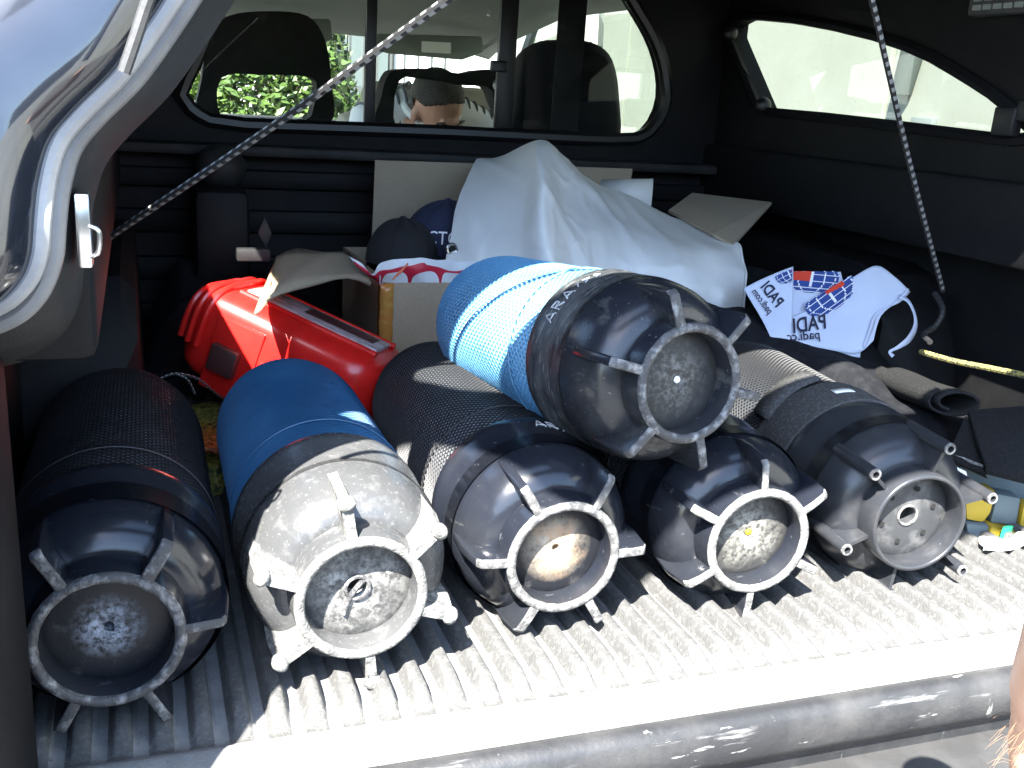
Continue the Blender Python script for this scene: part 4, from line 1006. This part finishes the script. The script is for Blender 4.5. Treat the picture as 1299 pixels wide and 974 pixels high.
def front(name, px, Y, m, th=.03, bev=.005):
    mb = MB(); mb.prism([at(u, v, Y=Y) for u, v in px], (0.012, th, 0)); return wp(name, mb, m, bevel=bev)
front('body_panel', [(1214, 590), (1250, 598), (1330, 616), (1330, 720), (1232, 700), (1222, 650)], 1.02, M['slate'], .15)
front('pouch', [(1224, 622), (1264, 622), (1258, 650), (1248, 664), (1226, 660)], .985, M['yellow'])
front('pouch', [(1266, 626), (1296, 632), (1290, 668), (1256, 664)], .99, M['slate'])
front('pouch', [(1299, 640), (1330, 645), (1330, 685), (1292, 678)], .985, M['yellow'])
front('pouch', [(1258, 668), (1292, 676), (1286, 704), (1246, 698)], .975, M['yellow'])
front('pouch', [(1226, 664), (1258, 668), (1248, 700), (1228, 694)], .98, M['slate'])
front('tape_strip', [(1272, 668), (1281, 669), (1271, 704), (1261, 703)], .968, M['green'], .004, .001)
front('tape_strip', [(1296, 680), (1306, 682), (1302, 694), (1292, 692)], .966, M['green'], .004, .001)
mb = MB(); P = []
for i in range(13):
    P.append([(lambda p: p+noise.noise_vector(p*30)*.02)(at(1236+90*j/14, 690+44*i/12, Y=.955-.003*i)) for j in range(15)])
P = [[Vector((p.x, p.y, max(p.z, .016))) for p in r] for r in P]
mb.grid(P); tag(obj('clear_plastic', mb, M['clear_bag'], solid=.001, subd=1), 'crumpled clear plastic wrapper shining on the bed edge at the right', 'wrapper')

# dark holdall behind the red case with buckle
def hp2(s, q):
    x = -.02+.44*s; y = 1.80+.34*q; e = min(1, min(s, 1-s)*5)*min(1, min(q, 1-q)*5)
    zz = (.17+.08*math.sin(s*3)*q)*e**.5+(.025*noise.noise(Vector((x*8, y*8, 9)))+.01*noise.noise(Vector((x*20, y*20, 2))))*e
    return Vector((x, y, max(.02, zz)))
heap('holdall', hp2, M['neoprene'], 'dark soft holdall in shadow behind the red case', 'bag')
mb = MB(); c = at(336, 296, Y=1.80); mb.prism([c+Vector((-.0, 0, .030)), c+Vector((.013, 0, .0)), c+Vector((.002, 0, -.028)), c+Vector((-.013, 0, 0))], (0, .008, 0))
pt = at(322, 322, Y=1.78); mb.box(pt-Vector((.03, .01, .012)), pt+Vector((.028, .012, .010)))
tag(obj('strap_buckle', mb, M['grey_trim'], bevel=.003), 'dull grey strap buckle lying on the dark holdall', 'buckle')

# ================================================================== CORDS
def braid(name, pts, r, label, seg=.0075, n=8):
    P = smooth_loop(pts, 24, False); L = [0]
    for a, b in zip(P, P[1:]): L.append(L[-1]+(b-a).length)
    out = []; k = max(8, int(L[-1]/seg)); i = 0
    for q in range(k+1):
        t = L[-1]*q/k
        while i < len(P)-2 and L[i+1] < t: i += 1
        f = (t-L[i])/max(1e-9, L[i+1]-L[i]); out.append(P[i].lerp(P[i+1], f))
    mb = MB(); mb.tube(out, r, n, alt=1); return tag(obj(name, mb, [M['cord_black'], M['cord_white']]), label, 'cord')
a = at(138, 301, Y=1.32); b = at(352, 151, Y=1.12); c = at(568, -1, Y=.95); d = c+(c-b)*.95
braid('check_cord', [a, b+Vector((0, 0, -.004)), c, d], .0042, 'black and white flecked cord slanting up from the left side')
a = at(1196, 369, X=1.325); c = at(1106, 0, X=.95); d = c+(c-a)*.30
braid('check_cord', [a, a.lerp(c, .5)+Vector((0, 0, -.008)), c, d], .0043, 'black and white flecked cord hanging across the right side window')
mb = MB(); mb.tube(smooth_loop([at(1168, 446, X=1.30), at(1210, 458, X=1.30), at(1255, 467, X=1.30), at(1330, 482, X=1.30)], 8, False), .0052, 8)
tag(obj('yellow_cord', mb, M['cord_yellow']), 'yellow and black braided cord stretched along the right bed wall', 'cord')
mb = MB(); P = smooth_loop([at(200, 482, Y=1.36), at(222, 474, Y=1.38), at(250, 480, Y=1.40), at(268, 494, Y=1.42), at(283, 506, Y=1.44)], 8, False); mb.tube(P, .0018, 6, alt=1)
mb.tube(smooth_loop([at(222, 474, Y=1.38), at(238, 482, Y=1.385), at(247, 500, Y=1.39)], 8, False), .0018, 6, alt=1)
tag(obj('thin_cord', mb, [M['cord_black'], M['cord_white']]), 'thin flecked cord looping behind the leftmost cylinder', 'cord')
mb = MB(); mb.tube(smooth_loop([at(1186, 372, X=1.31), at(1196, 392, X=1.30), at(1188, 412, X=1.29), at(1172, 424, X=1.28), at(1180, 434, X=1.27)], 8, False), .005, 8, alt=1)
tag(obj('cord_tail', mb, [M['cord_black'], M['net_black']]), 'dark coiled cord end beside the flags on the right wall', 'cord')

# ================================================================== PERSON built solid in the cab in place of a reflection in the glass
def remeshed(name, mb, m, parent, vox, smooth_it=6):
    o = obj(name, mb, m, parent)
    md = o.modifiers.new('re', 'REMESH'); md.mode = 'VOXEL'; md.voxel_size = vox; md.use_smooth_shade = True
    sm = o.modifiers.new('sm', 'SMOOTH'); sm.factor = .5; sm.iterations = smooth_it
    return o
hc = at(556, 141, Y=3.1)
man = thing('person', 'man in a striped white shirt bowing his head, solid figure replacing a glass reflection', 'person', (hc.x, hc.y, hc.z))
Rh = Matrix.Rotation(R(30), 3, 'X') @ Matrix.Rotation(R(14), 3, 'Z')    # head bowed towards the camera, turned a little
def H3(x, y, z): return Rh @ Vector((x, y, z))
mb = MB()                                                                 # face looks to local -Y
mb.ellipsoid(H3(0, .01, .03), (.074, .094, .085), Rh)
mb.ellipsoid(H3(0, -.028, -.05), (.056, .062, .066), Rh); mb.ellipsoid(H3(0, -.058, -.088), (.028, .026, .024), Rh)
mb.ellipsoid(H3(0, -.096, -.03), (.011, .018, .022), Rh); mb.ellipsoid(H3(0, -.088, .012), (.05, .012, .010), Rh)
for s in (-1, 1):
    mb.ellipsoid(H3(s*.078, .012, -.015), (.009, .020, .031), Rh); mb.ellipsoid(H3(s*.034, -.072, -.035), (.022, .018, .02), Rh)
mb.ellipsoid(H3(0, -.082, -.068), (.026, .011, .007), Rh); mb.ellipsoid(H3(0, -.081, -.078), (.022, .011, .006), Rh)
TZ = .075
n_head = len(mb.v)
mb.tube([H3(0, .03, -.03), (0, .10, -.06), (0, .15, -.11)], [.055, .058, .075], 16)
mb.tube([(0, .16, -.10), (0, .17, -.40), (0, .15, -.62)], [.13, .15, .14], 16)
for s in (-1, 1):
    mb.tube([(s*.05, .16, -.085), (s*.17, .15, -.12), (s*.22, .08, -.38), (s*.15, -.10, -.52)], [.07, .062, .046, .032], 12)
    mb.ellipsoid((s*.13, -.15, -.525), (.038, .05, .018))
    for k in range(4):
        mb.tube([(s*(.10+.018*k), -.18, -.525), (s*(.095+.018*k), -.215-.006*(k in (1, 2)), -.535), (s*(.09+.018*k), -.235, -.555)], [.0095, .009, .008], 8)
    mb.tube([(s*.10, -.14, -.525), (s*.075, -.165, -.535), (s*.066, -.19, -.545)], [.012, .010, .009], 8)
mb.v = mb.v[:n_head+16]+[(v[0], v[1], v[2]+TZ) for v in mb.v[n_head+16:]]      # shoulders hunched up round the bowed head
remeshed('body', mb, M['skin'], man, .007)
mb = MB(); mb.ellipsoid(H3(0, .018, .042), (.0775, .096, .082), Rh, 96, 60)
bm_keep = [i for i, f in enumerate(mb.f) if all((Rh.inverted() @ Vector(mb.v[k])).z > .040+.30*max(0, -(Rh.inverted() @ Vector(mb.v[k])).y-.03)*2.2 - (.07 if (Rh.inverted() @ Vector(mb.v[k])).y > .03 else 0) for k in f)]
mb.f = [mb.f[i] for i in bm_keep]; mb.m = [0]*len(mb.f); obj('hair', mb, M['hair'], man, solid=.006)
mb = MB(); mb.tube([(0, .13, -.075), (0, .17, -.12), (0, .18, -.40), (0, .15, -.64)], [.075, .15, .168, .16], 20)
for s in (-1, 1): mb.tube([(s*.05, .16, -.09), (s*.175, .15, -.125), (s*.225, .08, -.37)], [.088, .084, .076], 14)
remeshed('shirt', mb, M['shirt'], man, .009).location.z = TZ
mb = MB()
for s in (-1, 1):
    for k in range(7):
        x = s*(.055+.026*k); mb.tube(smooth_loop([(x*.95, .06+.006*k, -.16-.012*k), (x, .09, -.055-.008*k), (x*1.05, .15, -.008-.0125*k), (x*1.08, .21, -.02-.014*k)], 6, False), .0042, 6)
obj('shirt_stripes', mb, M['stripe'], man).location.z = TZ+.016
mb = MB(); mb.tube(smooth_loop([(-.085, .07, -.075), (-.05, .02, -.11), (0, .0, -.13), (.05, .02, -.11), (.085, .07, -.075), (.07, .14, -.035), (0, .165, -.02), (-.07, .14, -.035)], 5), .014, 8, closed=True); obj('collar', mb, M['shirt'], man).location.z = TZ

for s in (-1, 1):
    mb = MB(); mb.tube([H3(s*.014, -.094, .008), H3(s*.03, -.091, .015), H3(s*.05, -.080, .010)], [.004, .0055, .003], 8); obj('eyebrow', mb, M['hair'], man)
    mb = MB(); mb.ellipsoid(H3(s*.032, -.083, -.008), (.014, .010, .006), Rh); obj('eyelid', mb, M['skin'], man)
    mb = MB(); mb.tube([H3(s*.018, -.094, -.011), H3(s*.032, -.095, -.013), H3(s*.045, -.088, -.011)], .0018, 6); obj('eyelash', mb, M['hair'], man)
# bare hairy forearm reaching in at the lower right corner, hand resting on the bumper below the frame
e = at(1302, 868, Y=.50); arm = thing('person', 'bare forearm with fair hairs at the lower right corner by the bumper', 'person', e)
ex = at(1310, 905, Y=.50)-e
mb = MB()
p_el = at(1338, 905, Y=.46); p_mid = at(1328, 980, Y=.47); p_wr = at(1316, 1120, Y=.50); p_hd = at(1316, 1200, Y=.53); p_up = at(1410, 700, Y=.38)
mb.tube(smooth_loop([p_up, p_el, p_mid, p_wr], 6, False), [.036]*6+[.030-.0002*i for i in range(6)]+[.028-.0009*i for i in range(7)], 18)
mb.ellipsoid(p_el+Vector((-.006, -.0, .0)), (.028, .028, .026)); mb.tube([p_wr, p_hd], [.026, .033], 14)
dn = (p_hd-p_wr).normalized(); sd_ = dn.orthogonal().normalized()
for k in range(4):
    b0 = p_hd+sd_*(.018*(k-1.5))+dn*.012; mb.tube([b0, b0+dn*(.036+.004*(k in (1, 2))), b0+dn*.062+Vector((0, .014, 0))], [.0098, .009, .0078], 8)
b0 = p_wr.lerp(p_hd, .5)+sd_*.025; mb.tube([b0, b0+sd_*.022+dn*.02, b0+sd_*.026+dn*.048], [.0115, .0105, .009], 8)
mb = inv(arm, mb); remeshed('body', mb, M['skin_fair'], arm, .005, 8)
mb = MB()
for i in range(80):
    s = rnd.random(); c = smooth_loop([p_el, p_mid, p_wr], 10, False)[int(s*20)]
    d = (Vector((-1, rnd.uniform(-.6, .6), rnd.uniform(-.2, .5)))).normalized(); b0 = c+d*.027
    t1 = (d+Vector((rnd.uniform(-.4, .2), rnd.uniform(-.3, .3), rnd.uniform(-1.1, .4)))).normalized()
    mb.tube([b0, b0+t1*.010, b0+t1*.017+Vector((0, 0, -.005)), b0+t1*.022+Vector((0, 0, -.011))], [.00010, .00009, .00008, .00004], 4)
obj('arm_hair', inv(arm, mb), M['hair_fair'], arm)['kind'] = 'stuff'
